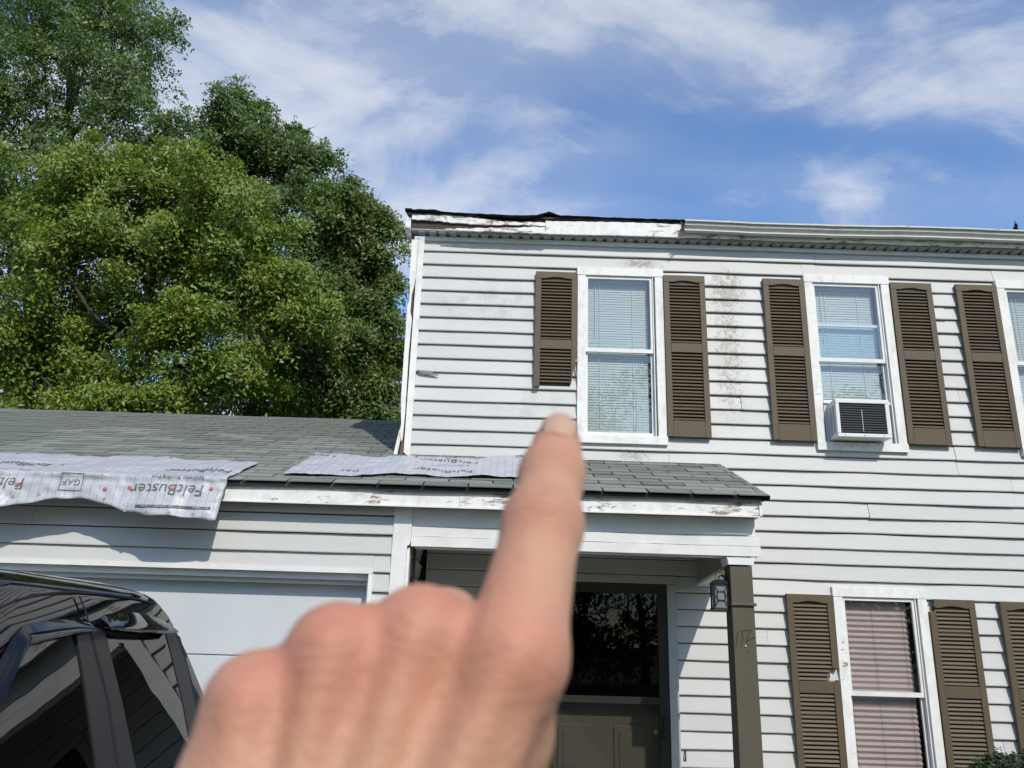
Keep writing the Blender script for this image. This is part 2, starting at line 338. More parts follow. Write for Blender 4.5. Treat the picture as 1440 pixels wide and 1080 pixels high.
def course(zb, x0, x1, Y, opens, seams, parent, top=None):
    """a row of boards across x0..x1 with window and door openings cut out"""
    zt = min(zb+LAP-0.0065, top) if top else zb+LAP-0.0065
    cuts = [x0, x1]+[s for s in seams if x0 < s < x1]
    for a, b, c, d in opens:
        if c < zt-0.004 and d > zb+0.004: cuts += [v for v in (a, b) if x0 < v < x1]
    cuts = sorted(set(cuts))
    for xa, xb in zip(cuts, cuts[1:]):
        lo, hi = 0.0, zt-zb; xm = (xa+xb)/2; spans = [(lo, hi)]
        for a, b, c, d in opens:
            if a < xm < b:
                new = []
                for l, h in spans:
                    if c-zb > l: new.append((l, min(h, c-zb)))
                    if d-zb < h: new.append((max(l, d-zb), h))
                spans = [(l, h) for l, h in new if h-l > 0.008]
        for l, h in spans:
            board(xa+(0.0012 if xa in seams else 0), xb-(0.0012 if xb in seams else 0), zb, l, h, Y, parent)
WIN = [(0.597, 1.355, 3.29, 4.898), (2.618, 3.374, 3.29, 4.898), (4.341, 5.099, 3.29, 4.898), (2.635, 3.377, 0.57, 2.179), (4.355, 5.099, 0.57, 2.179), (6.1, 6.85, 3.29, 4.898)]
DOOR = (0.285, 1.392, 0.13, 2.222)
seam_at = {5: [3.86], 11: [3.88], 12: [2.0], 19: [3.0], 26: [4.6], 27: [2.1], 31: [1.9], 33: [3.85], 15: [3.78], 16: [3.78, 1.37], 17: [4.22], 18: [4.22], 23: [1.86], 24: [1.88], 2: [2.74], 1: [2.74], 8: [5.6], 9: [5.62], 20: [5.3], 21: [5.3], 29: [5.6]}
for k in range(1, 40):
    zb = Z0-LAP*k; x0 = -0.79 if zb > 3.0 else -0.6
    course(zb, x0, HX1-0.08, D, WIN+[DOOR], seam_at.get(k, []), wall, top=5.125 if k == 1 else None)
for k in range(1, 17): board(D+0.03, D+7.55, Z0-LAP*k, 0, LAP, -0.875, wall, axis='y')
# garage front boards and porch side wall
GY = 5.65; GD = (-5.80, -0.862, -0.2, 2.128)
for k in range(-1, 18):
    zb = 2.363-LAP*k; course(zb, -6.9, -0.745, GY, [GD], [] if k % 3 else [-3.2-0.4*k], wall, top=2.56)
for k in range(-1, 18): board(GY+0.03, D, 2.363-LAP*k, 0, LAP, -0.64, wall, axis='y', out=-1)
# broken left corner post
cp = MB(); zt = 5.115
cp.prism_xz([(-0.842, 3.16), (-0.787, 3.125), (-0.785, zt), (-0.838, zt)], D-0.034, D-0.012)
cp.build('corner_post', PEELS, house)
jag = [(-0.895, 3.62), (-0.878, 3.40), (-0.886, 3.33), (-0.868, 3.25), (-0.858, 3.27), (-0.852, 3.5), (-0.857, 4.05), (-0.850, 4.35), (-0.868, 4.42), (-0.866, 4.58), (-0.85, 4.66), (-0.8415, 4.74), (-0.8415, zt), (-0.899, zt), (-0.897, 4.75), (-0.886, 4.66), (-0.884, 4.52), (-0.897, 4.47), (-0.896, 4.0)]
MB().prism_xz(jag, D-0.036, D-0.014).build('corner_post', PEELS, house)
MB().box(-0.893, -0.787, D-0.010, D+0.03, 3.12, 5.11).build('corner_stud', M('dark_rotten_stud', (0.08, 0.05, 0.035), 0.9, 0.4, 25, 0.4), house)
MB().prism_xz([(-0.872, 3.13), (-0.845, 3.12), (-0.85, 3.24), (-0.862, 3.30)], D-0.03, D-0.013).build('splinter', WOOD, house)
MB().prism_xz([(-0.93, 3.12), (-0.90, 3.115), (-0.872, 3.3), (-0.89, 3.36)], D-0.026, D-0.012).build('splinter', PEELS, house)

tq = [P(a, b, Y=D-0.03) for a, b in ((586, 520), (602, 522), (612, 525), (617, 528), (606, 527), (590, 524))]
MB().prism_xz([(q[0], q[2]) for q in tq], D-0.034, D-0.024).build('torn_siding_scrap', M('grey_torn_vinyl', (0.2, 0.2, 0.2), 0.7), house)
# main eave: soffit, trim, fascia, black roof edge, gutter
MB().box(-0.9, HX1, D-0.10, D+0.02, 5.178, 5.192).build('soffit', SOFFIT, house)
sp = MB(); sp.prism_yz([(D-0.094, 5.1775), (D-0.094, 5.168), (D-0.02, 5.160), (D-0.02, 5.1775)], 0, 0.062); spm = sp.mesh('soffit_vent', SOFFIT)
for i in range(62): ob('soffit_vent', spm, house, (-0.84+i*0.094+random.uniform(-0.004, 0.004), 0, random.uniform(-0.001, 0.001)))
MB().box(-0.785, HX1, D-0.03, D-0.002, 5.122, 5.158).build('frieze_trim', TRIM, house)
def strip(x0, x1, top, bot, y0, y1, n=40, seed=0, jt=0.0, jb=0.0, tilt=0.0):
    r = random.Random(seed); mb = MB(); rows = []
    for i in range(n+1):
        x = x0+(x1-x0)*i/n; t = top(x)+r.uniform(-jt, jt); b = bot(x)+r.uniform(-jb, jb); dy = 0.004*math.sin(x*5+seed)
        rows.append([(x, y0+dy-tilt, b), (x, y0+dy, t), (x, y1+dy, t), (x, y1+dy-tilt, b), (x, y0+dy-tilt, b)])
    mb.grid(rows); e = len(mb.v)
    mb.f.append((0, 1, 2, 3)); mb.f.append((e-5, e-4, e-3, e-2)); return mb
FY = D-0.10
sub = MB().box(-0.9, HX1, FY+0.005, FY+0.03, 5.18, 5.33).build('sub_fascia', M('grey_old_wood', (0.07, 0.055, 0.045), 0.9, 0.4, 20, 0.4), house)
def itp(pts): xs, ys = zip(*pts); return lambda x: float(np.interp(x, xs, ys))
strip(-0.9, -0.14, itp([(-0.9, 5.318), (-0.5, 5.325), (-0.14, 5.29)]), itp([(-0.9, 5.272), (-0.66, 5.266), (-0.5, 5.252), (-0.14, 5.242)]), FY-0.02, FY-0.002, 26, 3, 0.006, 0.004).build('fascia_board', PEELX, house)
strip(-0.14, 0.32, itp([(-0.14, 5.288), (0.32, 5.283)]), itp([(-0.14, 5.250), (0.1, 5.256), (0.32, 5.250)]), FY-0.012, FY+0.003, 14, 4, 0.006, 0.004).build('fascia_board', PEELX, house)
strip(-0.60, 0.33, itp([(-0.6, 5.180), (-0.4, 5.192), (0.0, 5.214), (0.33, 5.234)]), itp([(-0.6, 5.176), (-0.3, 5.168), (0.33, 5.168)]), FY-0.035, FY-0.016, 34, 5, 0.006, 0.003).build('fascia_board', PEELX, house)
strip(0.30, 1.56, itp([(0.30, 5.300), (1.56, 5.312)]), itp([(0.30, 5.172), (1.56, 5.180)]), FY-0.024, FY-0.004, 40, 6, 0.003, 0.0015).build('fascia_board', PEEL, house)
strip(1.56, HX1, lambda x: 5.318, lambda x: 5.182, FY-0.022, FY-0.004, 60, 8, 0.002, 0.002).build('fascia_board', PEELX, house)
strip(-0.95, 1.6, itp([(-0.95, 5.358), (-0.7, 5.364), (-0.62, 5.345), (0.12, 5.335), (0.22, 5.344), (0.33, 5.380), (0.42, 5.346), (0.62, 5.346), (1.6, 5.343)]),
      itp([(-0.95, 5.347), (-0.55, 5.337), (-0.5, 5.322), (-0.4, 5.336), (-0.2, 5.322), (0.1, 5.304), (0.2, 5.322), (0.26, 5.335), (0.33, 5.364), (0.42, 5.333), (0.6, 5.338), (1.6, 5.332)]), FY-0.045, FY+0.06, 70, 9, 0.003, 0.006).build('drip_edge', BLACKFELT, house)
MB().prism_yz([(FY-0.05, 5.366), (FY+0.3, 5.47), (FY+0.3, 5.455), (FY-0.03, 5.345)], -0.965, -0.905).build('rake_end', BLACKFELT, house)
MB().prism_yz([(FY-0.03, 5.28), (FY+0.3, 5.42), (FY+0.3, 5.20), (FY+0.02, 5.13), (FY-0.03, 5.18)], -0.95, -0.907).build('rake_board', PEELX, house)
# gutter
gp = [(-0.025, 5.30), (-0.03, 5.222), (-0.074, 5.216), (-0.088, 5.219), (-0.088, 5.232), (-0.076, 5.238), (-0.082, 5.252), (-0.106, 5.262), (-0.112, 5.282), (-0.108, 5.288), (-0.130, 5.291), (-0.130, 5.304), (-0.12, 5.306), (-0.118, 5.296)]
rows = []
NG = 48
for i in range(NG+1):
    x = 1.53+(HX1-1.53)*i/NG; sag = 0.006*math.sin(x*2.1)+0.002*random.uniform(-1, 1)-0.006*math.exp(-(x-2.7)**2)
    rows.append([(x, FY+y, z+sag) for y, z in gp])
MB().grid(rows).build('gutter', GUTTER, house)
MB().prism_yz([(FY+y, z) for y, z in gp[:11]], 1.524, 1.528).build('gutter_end_cap', BLACKFELT, house)
for i in range(6): MB().tube([(1.545+random.uniform(-0.02, 0.03), FY-0.07+random.uniform(-0.05, 0.04), 5.25+i*0.01), (1.53+random.uniform(-0.05, 0.02), FY-0.08, 5.30-0.03*i), (1.52+random.uniform(-0.03, 0.02), FY-0.06, 5.24-0.01*i)], 0.004, 5).build('debris_twig', WOOD, house)
for x in (1.9, 2.68, 3.5, 4.3): MB().box(x, x+0.02, FY-0.13, FY-0.02, 5.298, 5.303).build('gutter_strap', GUTTER, house)
MB().tube([(0.3, FY-0.035, 5.235), (0.302, FY-0.03, 5.15)], 0.003, 5).build('nail', WOOD, house)

# roofs
def roof_prism(name, x0, x1, ye, ze, slope, yr, th, yb=None):
    zr = ze+slope*(yr-ye); yb = yb or 2*yr-ye
    return MB().prism_yz([(ye, ze), (yr, zr), (yb, zr-slope*(yb-yr)), (yb, zr-slope*(yb-yr)-th), (yr, zr-th), (ye, ze-th)], x0, x1).build(name, M(name+'_deck', (0.1, 0.1, 0.095), 0.9, 0.2, 6, 0.2), house)
roof_prism('roof', -0.95, HX1+0.1, FY-0.02, 5.342, 0.40, D+3.85, 0.02)
YE, ZE, SL, YR = 5.48, 2.672, 0.388, 8.82
CSL, SSL = 1/math.hypot(1, SL), SL/math.hypot(1, SL)
garage_roof = roof_prism('garage_roof', -7.2, -0.88, YE+0.02, ZE-0.004, SL, YR, 0.02)
porch_roof = MB().prism_yz([(YE+0.02, ZE-0.004), (D+0.01, ZE-0.004+SL*(D+0.01-YE-0.02)), (D+0.01, ZE-0.03+SL*(D+0.01-YE-0.02)), (YE+0.02, ZE-0.03)], -0.876, 1.765).build('porch_roof', DARK, house)
def rp(X, s, off=0.0): return np.array([X, YE+s*CSL-off*SSL, ZE+s*SSL+off*CSL])
def roof_px(px, py):                            # photo pixel on the low roof -> (X, s)
    d = ray(px, py); t = (ZE-SL*YE-CZ)/(d[2]-SL*d[1]); q = EYE+d*t; return q[0], (q[1]-YE)/CSL
# three-tab shingles: every tab a piece, wedge shaped
TAB, EXP = 0.3048, 0.127
def tab_verts(w):
    g = 0.0055
    return [(g, -0.002, 0.002), (w-g, -0.002, 0.002), (w-g, -0.002, 0.0085), (g, -0.002, 0.0085), (g, EXP+0.03, -0.003), (w-g, EXP+0.03, -0.003), (w-g, EXP+0.03, 0.0015), (g, EXP+0.03, 0.0015)]
TABF = [(0, 1, 2, 3), (4, 7, 6, 5), (3, 2, 6, 7), (0, 4, 5, 1), (0, 3, 7, 4), (1, 5, 6, 2)]
tabm = MB(); tabm.v = tab_verts(TAB); tabm.f = TABF; tabmesh = tabm.mesh('shingle', SHINGLE)
slope_rot = math.atan(SL)
rest = MB(); count = {'g': 0, 'p': 0}
nrow = int((YR-YE)/CSL/EXP)
for r in range(nrow+1):
    s = r*EXP-0.004; shift = (r % 2)*TAB/2+random.uniform(-0.012, 0.012)
    inner = r*EXP*CSL < (D-YE-0.02)
    x = -7.25-shift
    while x < 1.80:
        xa, xb = x, x+TAB; x += TAB
        if xb > 1.80: xb = 1.80
        if not inner:
            if xa > -0.9: continue
            xb = min(xb, -0.885)
        if xb < -7.2 or xb-xa < 0.03: continue
        pl = rp(xa, s, 0.004+random.uniform(0, 0.0025)); lift = random.uniform(-0.004, 0.008)
        if r == 0: lift = 0.006+0.022*math.exp(-((xa-(-0.55))/0.22)**2)+0.012*math.exp(-((xa-0.05)/0.2)**2); lift = -lift
        near = xa > -0.9
        vis = xb > -3.9
        par = porch_roof if near else garage_roof; key = 'p' if near else 'g'
        if vis and ((near) or (count['g'] < 200 and r < 19)):
            count[key] += 1; full = abs(xb-xa-TAB) < 1e-6
            me = tabmesh
            if not full:
                mb = MB(); mb.v = tab_verts(xb-xa); mb.f = TABF; me = mb.mesh('shingle', SHINGLE)
            ob('shingle', me, par, tuple(pl), (slope_rot+(-lift*1.2), random.uniform(-0.006, 0.006), random.uniform(-0.004, 0.004)))
        else:
            b = len(rest.v); jz = random.uniform(0, 0.003)
            for vx, vy, vz in tab_verts(xb-xa): rest.v.append((xa+vx, pl[1]+vy*CSL-vz*SSL, pl[2]+vy*SSL+vz*CSL+jz))
            rest.f += [tuple(b+i for i in q) for q in TABF]
stuff(rest.build('shingle_courses', SHINGLE, garage_roof))
cap = MB()
for i in range(21):
    xx = -7.2+i*0.305; zz = ZE+SL*(YR-YE)+0.004
    MB().prism_yz([(YR-0.15, zz-0.055), (YR, zz+0.008+0.002*(i % 2)), (YR+0.15, zz-0.055), (YR+0.15, zz-0.068), (YR, zz-0.006), (YR-0.15, zz-0.068)], xx, xx+0.31 if i < 20 else -0.89).build('ridge_cap', SHINGLE, garage_roof)
# low fascia, soffit, porch rake
strip(-7.2, -0.3, itp([(-7.2, 2.648), (-1.9, 2.648), (-0.3, 2.652)]), lambda x: 2.548, 5.525, 5.548, 50, 11, 0.001, 0.001).build('fascia_board', PEEL, house)
strip(-0.298, 1.735, lambda x: 2.655, lambda x: 2.548, 5.527, 5.55, 36, 12, 0.002, 0.001).build('fascia_board', peel_mat('badly_peeling_fascia', 0.515), house)
MB().box(-7.2, 1.735, 5.518, 5.5285, 2.538, 2.5475).build('fascia_lip', TRIM, house)
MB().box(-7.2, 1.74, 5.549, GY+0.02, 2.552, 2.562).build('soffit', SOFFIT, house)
MB().prism_yz([(5.525, 2.548), (D-0.015, 2.548), (D-0.015, 3.11), (5.525, 2.652)], 1.7375, 1.757).build('rake_board', PEEL, house)
MB().prism_yz([(5.49, 2.652), (D-0.015, 3.116), (D-0.015, 3.142), (5.47, 2.676)], 1.7585, 1.80).build('drip_edge', BLACKFELT, house)
MB().prism_yz([(GY, 2.28), (D-0.016, 2.28), (D-0.016, 2.547), (GY, 2.547)], 1.70, 1.7365).build('porch_side_panel', TRIM, house)
# porch beam (three boards), corner board, ceiling, floor, column
for i, (a, b) in enumerate(((2.290, 2.356), (2.359, 2.424), (2.427, 2.55))):
    strip(-0.62, 1.765 if i < 2 else 1.736, lambda x, b=b: b, lambda x, a=a: a, GY-0.004*(2-i), GY+0.03, 30, 20+i, 0.0015, 0.0008).build('beam_board', TRIM, house)
MB().box(-0.6, 1.69, GY+0.032, GY+0.13, 2.285, 2.545).build('porch_beam', TRIM, house)
MB().prism_xz([(-0.748, 0.05), (-0.645, 0.05), (-0.645, 2.29), (-0.628, 2.30), (-0.6215, 2.32), (-0.6215, 2.551), (-0.745, 2.551)], GY-0.022, GY+0.01).build('corner_board', TRIM, house)
MB().box(-0.66, -0.628, GY+0.012, GY+0.09, 0.05, 2.28).build('corner_board', TRIM, house)
MB().box(-0.634, -0.615, GY+0.27, GY+0.33, 0.05, 2.5).build('door_casing', OLIVE, house)
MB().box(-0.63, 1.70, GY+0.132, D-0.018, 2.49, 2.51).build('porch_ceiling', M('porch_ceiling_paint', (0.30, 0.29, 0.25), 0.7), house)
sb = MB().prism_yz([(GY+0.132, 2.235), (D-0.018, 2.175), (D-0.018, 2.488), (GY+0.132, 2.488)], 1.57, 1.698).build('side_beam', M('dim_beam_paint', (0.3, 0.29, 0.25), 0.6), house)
MB().prism_yz([(GY+0.14, 2.216), (D-0.02, 2.150), (D-0.02, 2.1745), (GY+0.14, 2.2345)], 1.556, 1.70).build('beam_trim', PEEL, house)
MB().box(-0.6, 1.85, 5.45, D-0.02, -0.1, 0.12).build('porch_floor', CONC, house, bevel=0.01)
colm = MB().box(1.552, 1.703, GY+0.005, GY+0.156, 0.125, 2.225).build('porch_column', OLIVE, house, bevel=0.004)
MB().box(1.552-0.006, 1.703+0.014, GY-0.012, GY+0.17, 1.962, 1.982).build('band_moulding', OLIVE, colm, bevel=0.006)
MB().prism_xz([(1.540, 2.232), (1.712, 2.232), (1.716, 2.262), (1.722, 2.28), (1.53, 2.28), (1.536, 2.262)], GY-0.008, GY+0.17).build('capital', TRIM, colm)
MB().box(1.535, 1.72, GY-0.012, GY+0.17, 0.12, 0.22).build('plinth', OLIVE, colm, bevel=0.005)
def colstroke(pts):
    q = []
    for zx, zy in pts:
        w = P(760+zx*0.2778, 780+zy*0.2778, Y=GY+0.003); q.append((w[0], GY+0.0035, w[2]))
    MB().tube(q, 0.0016, 5).build('number_mark', IRON, colm)
for st in ([(1000, 388), (994, 420), (990, 475)], [(1013, 388), (1068, 380)], [(1066, 381), (1048, 420), (1040, 440), (1090, 418)], [(1020, 445), (1012, 470)], [(1048, 500), (1058, 486)], [(1020, 392), (1026, 430), (1022, 446)]): colstroke(st)
w = P(1048.5, 908.3, Y=GY); MB().tube([(w[0], GY+0.004, w[2]), (w[0], GY-0.004, w[2])], 0.005, 8).build('screw_head', ACW, colm)

# garage door
MB().box(-5.80, -0.862, GY-0.028, GY+0.02, 2.098, 2.130).build('garage_door_casing', TRIM, house)
MB().prism_xz([(-0.888, 0.02), (-0.860, 0.02), (-0.860, 2.096), (-0.888, 2.096)], GY-0.028, GY+0.02).build('garage_door_casing', PEELS, house)
MB().box(-5.83, -5.80, GY-0.028, GY+0.02, 0.02, 2.13).build('garage_door_casing', TRIM, house)
MB().box(-5.80, -0.89, GY+0.021, GY+0.135, 2.055, 2.127).build('garage_door_jamb', TRIM, house)
MB().box(-5.80, -0.90, GY+0.06, GY+0.075, 2.025, 2.054).build('weather_strip', GUTTER, house)
MB().box(-0.905, -0.865, GY+0.021, GY+0.135, 0.02, 2.054).build('garage_door_jamb', TRIM, house)
gdoor = MB().box(-5.78, -0.906, GY+0.168, GY+0.178, 0.03, 2.054).build('garage_door', GARDOOR, house)
for i in range(4):
    z1 = 2.053-i*0.506; MB().box(-5.78, -0.908, GY+0.138, GY+0.1675, z1-0.500, z1).build('door_panel', GARDOOR, gdoor, bevel=0.004)

# front door with storm door
dr = MB().box(0.36, 1.31, D+0.09, D+0.115, 0.13, 2.16).build('front_door', OLIVE, house)
for zc0, zc1 in ((0.75, 1.10), (1.2, 1.9), (0.25, 0.65)):
    for xa in (0.47, 0.90):
        MB().prism_xz([(xa, zc0), (xa+0.3, zc0), (xa+0.3, zc1), (xa, zc1)], D+0.078, D+0.0895).build('door_moulding', OLIVE, dr, bevel=0.006)
        MB().box(xa+0.04, xa+0.26, D+0.070, D+0.0778, zc0+0.04, zc1-0.04).build('door_panel', OLIVE, dr, bevel=0.006)
cas = MB(); cas.box(0.287, 0.352, D-0.03, D+0.09, 0.13, 2.155); cas.box(1.318, 1.39, D-0.03, D+0.09, 0.13, 2.155); cas.box(0.287, 1.39, D-0.03, D+0.09, 2.158, 2.22)
cas.build('door_casing', M('grey_door_casing', (0.42, 0.42, 0.39), 0.5), house)
sd_ = MB(); sd_.box(0.354, 0.43, D-0.02, D+0.012, 0.14, 2.152); sd_.box(1.24, 1.316, D-0.02, D+0.012, 0.14, 2.152); sd_.box(0.431, 1.239, D-0.02, D+0.012, 2.08, 2.152); sd_.box(0.431, 1.239, D-0.02, D+0.012, 1.262, 1.312); sd_.box(0.431, 1.239, D-0.02, D+0.012, 0.14, 0.26)
DKB = M('dark_brown_storm_frame', (0.022, 0.018, 0.013), 0.4)
storm = sd_.build('storm_door', DKB, house)
MB().box(0.431, 1.239, D-0.006, D-0.002, 1.313, 2.079).build('pane', pane_mat('tinted_storm_glass', 1.42, (0.25, 0.25, 0.25)), storm); MB().box(0.431, 1.239, D-0.006, D-0.002, 0.261, 1.261).build('pane', PANED, storm)
MB().tube([(1.268, D-0.022, 1.17), (1.268, D-0.055, 1.165), (1.268, D-0.055, 1.04), (1.268, D-0.022, 1.035)], 0.008, 8).build('handle', IRON, storm)
MB().box(1.252, 1.285, D-0.027, D-0.0205, 1.02, 1.19).build('handle_plate', IRON, storm)
MB().tube([(1.22, D+0.07, 1.06), (1.22, D+0.035, 1.06), (1.22, D+0.028, 1.06)], [0.012, 0.024, 0.014], 10).build('door_knob', M('brass', (0.5, 0.3, 0.14), 0.3, metallic=1.0), dr)
MB().tube([(1.425, D-0.01, 0.87), (1.42, D-0.04, 0.90), (1.425, D-0.012, 0.95)], 0.006, 6).build('wall_hook', IRON, house)

# windows
def window(w, rail, blind, panemat, raised=False):
    x0, x1, z0, z1 = w
    fr = MB(); t = 0.072
    fr.box(x0-0.004, x1+0.004, D-0.040, D+0.06, z1-0.075, z1); fr.box(x0, x0+t, D-0.036, D+0.06, z0+0.071, z1-0.0755); fr.box(x1-t, x1, D-0.036, D+0.06, z0+0.071, z1-0.0755)
    fr.box(x0-0.002, x1+0.004, D-0.046, D+0.06, z0, z0+0.070)
    win = fr.build('window', PEELS, house, bevel=0.002)
    a, b, c, d = x0+t+0.001, x1-t-0.001, z0+0.0715, z1-0.076
    MB().box(b-0.022, b-0.014, D-0.032, D+0.05, c, d).build('jamb_track', TRIM, win)
    def sash(ya, yb, za, zb, nm):
        s = MB(); q = 0.02
        s.box(a, a+q, ya, yb, za, zb); s.box(b-q-0.024, b-0.024, ya, yb, za, zb); s.box(a+q, b-q-0.024, ya, yb, zb-0.026, zb); s.box(a+q, b-q-0.024, ya, yb, za, za+0.034)
        so_ = s.build('sash', TRIM, win)
        MB().box(a+q+0.0005, b-q-0.0245, (ya+yb)/2-0.002, (ya+yb)/2+0.002, za+0.0345, zb-0.0265).build('pane', panemat, win)
    if raised: sash(D-0.022, D-0.002, rail-0.018, d, 'u'); sash(D+0.004, D+0.024, 3.705, 4.445, 'l')
    else: sash(D-0.022, D-0.002, rail-0.018, d, 'u'); sash(D+0.004, D+0.024, c, rail+0.016, 'l')
    if blind == 'slat':
        mb = MB(); z = d-0.06 ; bl, br = a+0.022, b-0.055; low = 3.42 if not raised else 3.72
        mb.box(bl, br, D+0.045, D+0.075, d-0.045, d-0.012)
        while z > low:
            e = random.uniform(-0.0015, 0.0015)
            mb.v += [(bl, D+0.0525, z-0.0135+e), (br, D+0.0525, z-0.0135-e), (br, D+0.0575, z+0.0105-e), (bl, D+0.0575, z+0.0105+e)]; n = len(mb.v); mb.f.append((n-4, n-3, n-2, n-1)); z -= 0.0235
        mb.box(bl, br, D+0.046, D+0.07, z-0.008, z+0.010)
        stuff(mb.build('blind', BLIND, win))
        for xx in (a+0.13, b-0.19): MB().tube([(xx, D+0.043, d-0.03), (xx, D+0.043, z)], 0.0018, 5).build('blind_cord', TRIM, win)
        MB().tube([(a+0.09, D+0.042, d-0.03), (a+0.092, D+0.041, d-0.55)], 0.003, 5).build('blind_wand', TRIM, win)
    else:
        bl, br = a+0.012, b-0.06; rows = []; z = d-0.04; k = 0
        while z > c-0.02: rows.append([(bl, D+0.045+0.013*(k % 2), z), ((bl+br)/2, D+0.045+0.013*(k % 2)+0.001, z-0.001*random.random()), (br, D+0.045+0.013*(k % 2), z)]); z -= 0.021; k += 1
        stuff(MB().grid(rows).build('pleated_shade', SHADE, win))
        MB().box(bl, br, D+0.05, D+0.08, d-0.036, d-0.015).build('shade_rail', SHADE, win)
        for xx in (bl+0.03, (bl+br)/2-0.02, br-0.04): MB().tube([(xx, D+0.043, d-0.085), (xx, D+0.043, c)], 0.0012, 4).build('shade_cord', INK, win)
    return win
window(WIN[0], 4.122, 'slat', PANE); w2 = window(WIN[1], 4.10, 'slat', PANE, True); window(WIN[2], 4.122, 'slat', PANE)
window(WIN[3], 1.385, 'pleat', PANEL); window(WIN[4], 1.385, 'pleat', PANEL); window(WIN[5], 4.122, 'slat', PANE)

# shutters
SY0, SY1 = D-0.052, D-0.016
slm = MB(); slm.prism_yz([(0.004, -0.006), (-0.0105, -0.0105), (-0.012, -0.008), (-0.003, 0.0065), (0.014, 0.0115)], 0, 1.0); slatmesh = slm.mesh('slat', BROWNS)
def shutter(x0, z1, H, kind=None, single=True, W=0.368):
    x1 = x0+W; z0 = z1-H; st = 0.05; xi0, xi1 = x0+st, x1-st
    fz = lambda t: z1-t*H
    mb = MB()
    top = fz(0.045)
    def pr(pts): mb.prism_xz(pts, SY0, SY1)
    arch = [(xi1, top)]+[(xi1-(xi1-xi0)*i/12, top+0.015*max(0, math.sin(math.pi*min(max((i/12-0.12)/0.76, 0), 1)))) for i in range(1, 12)]+[(xi0, top)]
    if kind == 'corner_gone': pr([(x0+0.035, z1-0.045), (x0+0.048, z1-0.02), (x0+0.032, z1-0.006), (x0+0.04, z1), (x1, z1), (x1, top)]+arch)
    else: pr([(x0, top), (x0, z1), (x1, z1), (x1, top)][0:1]+[(x0, z1), (x1, z1), (x1, top)]+arch)
    zl = z0 if kind != 'bottom_gone' else z1-1.075; zr = z0 if kind != 'bottom_gone' else z1-0.90
    ztl = top-0.0005 if kind != 'corner_gone' else z1-0.09
    pr([(x0, zl), (xi0-0.0, zl+0.004), (xi0, ztl), (x0, ztl-(0.008 if kind == 'corner_gone' else 0))])
    if kind == 'notch':
        za, zb = P(1165, 941, Y=D)[2], P(1165, 956, Y=D)[2]
        pr([(xi1, za), (xi1+0.012, za+0.012), (xi1+0.03, za-0.004), (x1, za+0.02), (x1, top-0.0005), (xi1, top-0.0005)])
        pr([(xi1, z0), (x1, z0), (x1, zb), (xi1+0.028, zb+0.002), (xi1+0.02, zb-0.012), (xi1, zb-0.01)])
    elif kind == 'bottom_gone': pr([(xi1, zr-0.14), (xi1+0.012, zr-0.08), (xi1+0.02, zr-0.01), (x1-0.012, zr+0.03), (x1-0.008, zr+0.09), (x1, zr+0.13), (x1, top-0.0005), (xi1, top-0.0005)])
    else: pr([(xi1, z0), (x1, z0), (x1, top-0.0005), (xi1, top-0.0005)])
    pr([(xi0+0.0005, fz(0.492)), (xi1-0.0005, fz(0.492)), (xi1-0.0005, fz(0.435)), (xi0+0.0005, fz(0.435))])
    if kind != 'bottom_gone': pr([(xi0+0.0005, z0), (xi1-0.0005, z0), (xi1-0.0005, fz(0.905)), (xi0+0.0005, fz(0.905))])
    sh = mb.build('shutter', BROWN, house, bevel=0.0025)
    bk0 = z0+0.01 if kind != 'bottom_gone' else z1-1.05
    MB().box(xi0-0.01, xi1+0.01-(0.02 if kind else 0), SY1+0.0005, SY1+0.003, bk0, z1-0.03).build('back_panel', BROWN, sh)
    sl = MB()
    for ta, tb, n in ((0.047, 0.433, 19), (0.494, 0.903, 20)):
        za, zb = fz(ta), fz(tb); p = (za-zb)/n
        for i in range(n):
            zc_ = za-(i+0.5)*p; xa, xb = xi0+0.0005, xi1-0.0005
            if kind == 'bottom_gone' and zc_ < z1-1.035: continue
            if kind == 'bottom_gone' and zc_ < zr-0.05: xb -= random.uniform(0.0, 0.012)
            if kind == 'notch' and P(1165, 956, Y=D)[2] < zc_ < P(1165, 939, Y=D)[2]: xb -= random.uniform(0.008, 0.03)
            if single:
                o = ob('slat', slatmesh, sh, (xa, SY0+0.018+random.uniform(-0.0006, 0.0006), zc_), (random.uniform(-0.02, 0.02), 0, 0)); o.scale = (xb-xa, 1, 1)
            else: sl.prism_yz([(SY0+0.018+y, zc_+z) for y, z in ((0.004, -0.006), (-0.0105, -0.0105), (-0.012, -0.008), (-0.003, 0.0065), (0.014, 0.0115))], xa, xb)
    if not single: stuff(sl.build('louver_slats', BROWNS, sh))
    return sh
shutter(0.224, 4.836, 1.48, 'bottom_gone'); shutter(1.357, 4.840, 1.478); shutter(2.243, 4.838, 1.478); shutter(3.380, 4.840, 1.48); shutter(3.966, 4.842, 1.484)
shutter(2.258, 2.112, 1.49, 'notch'); shutter(3.383, 2.104, 1.49, 'corner_gone'); shutter(3.95, 2.10, 1.49, None, False); shutter(5.11, 4.84, 1.48, None, False); shutter(5.11, 2.10, 1.49, None, False)
# bent bracket left where the broken shutter tore off
MB().tube([(0.60, D-0.02, 3.93), (0.615, D-0.03, 3.86), (0.585, D-0.03, 3.865), (0.575, D-0.03, 3.96)], 0.004, 5).build('bent_bracket', BROWN, house)

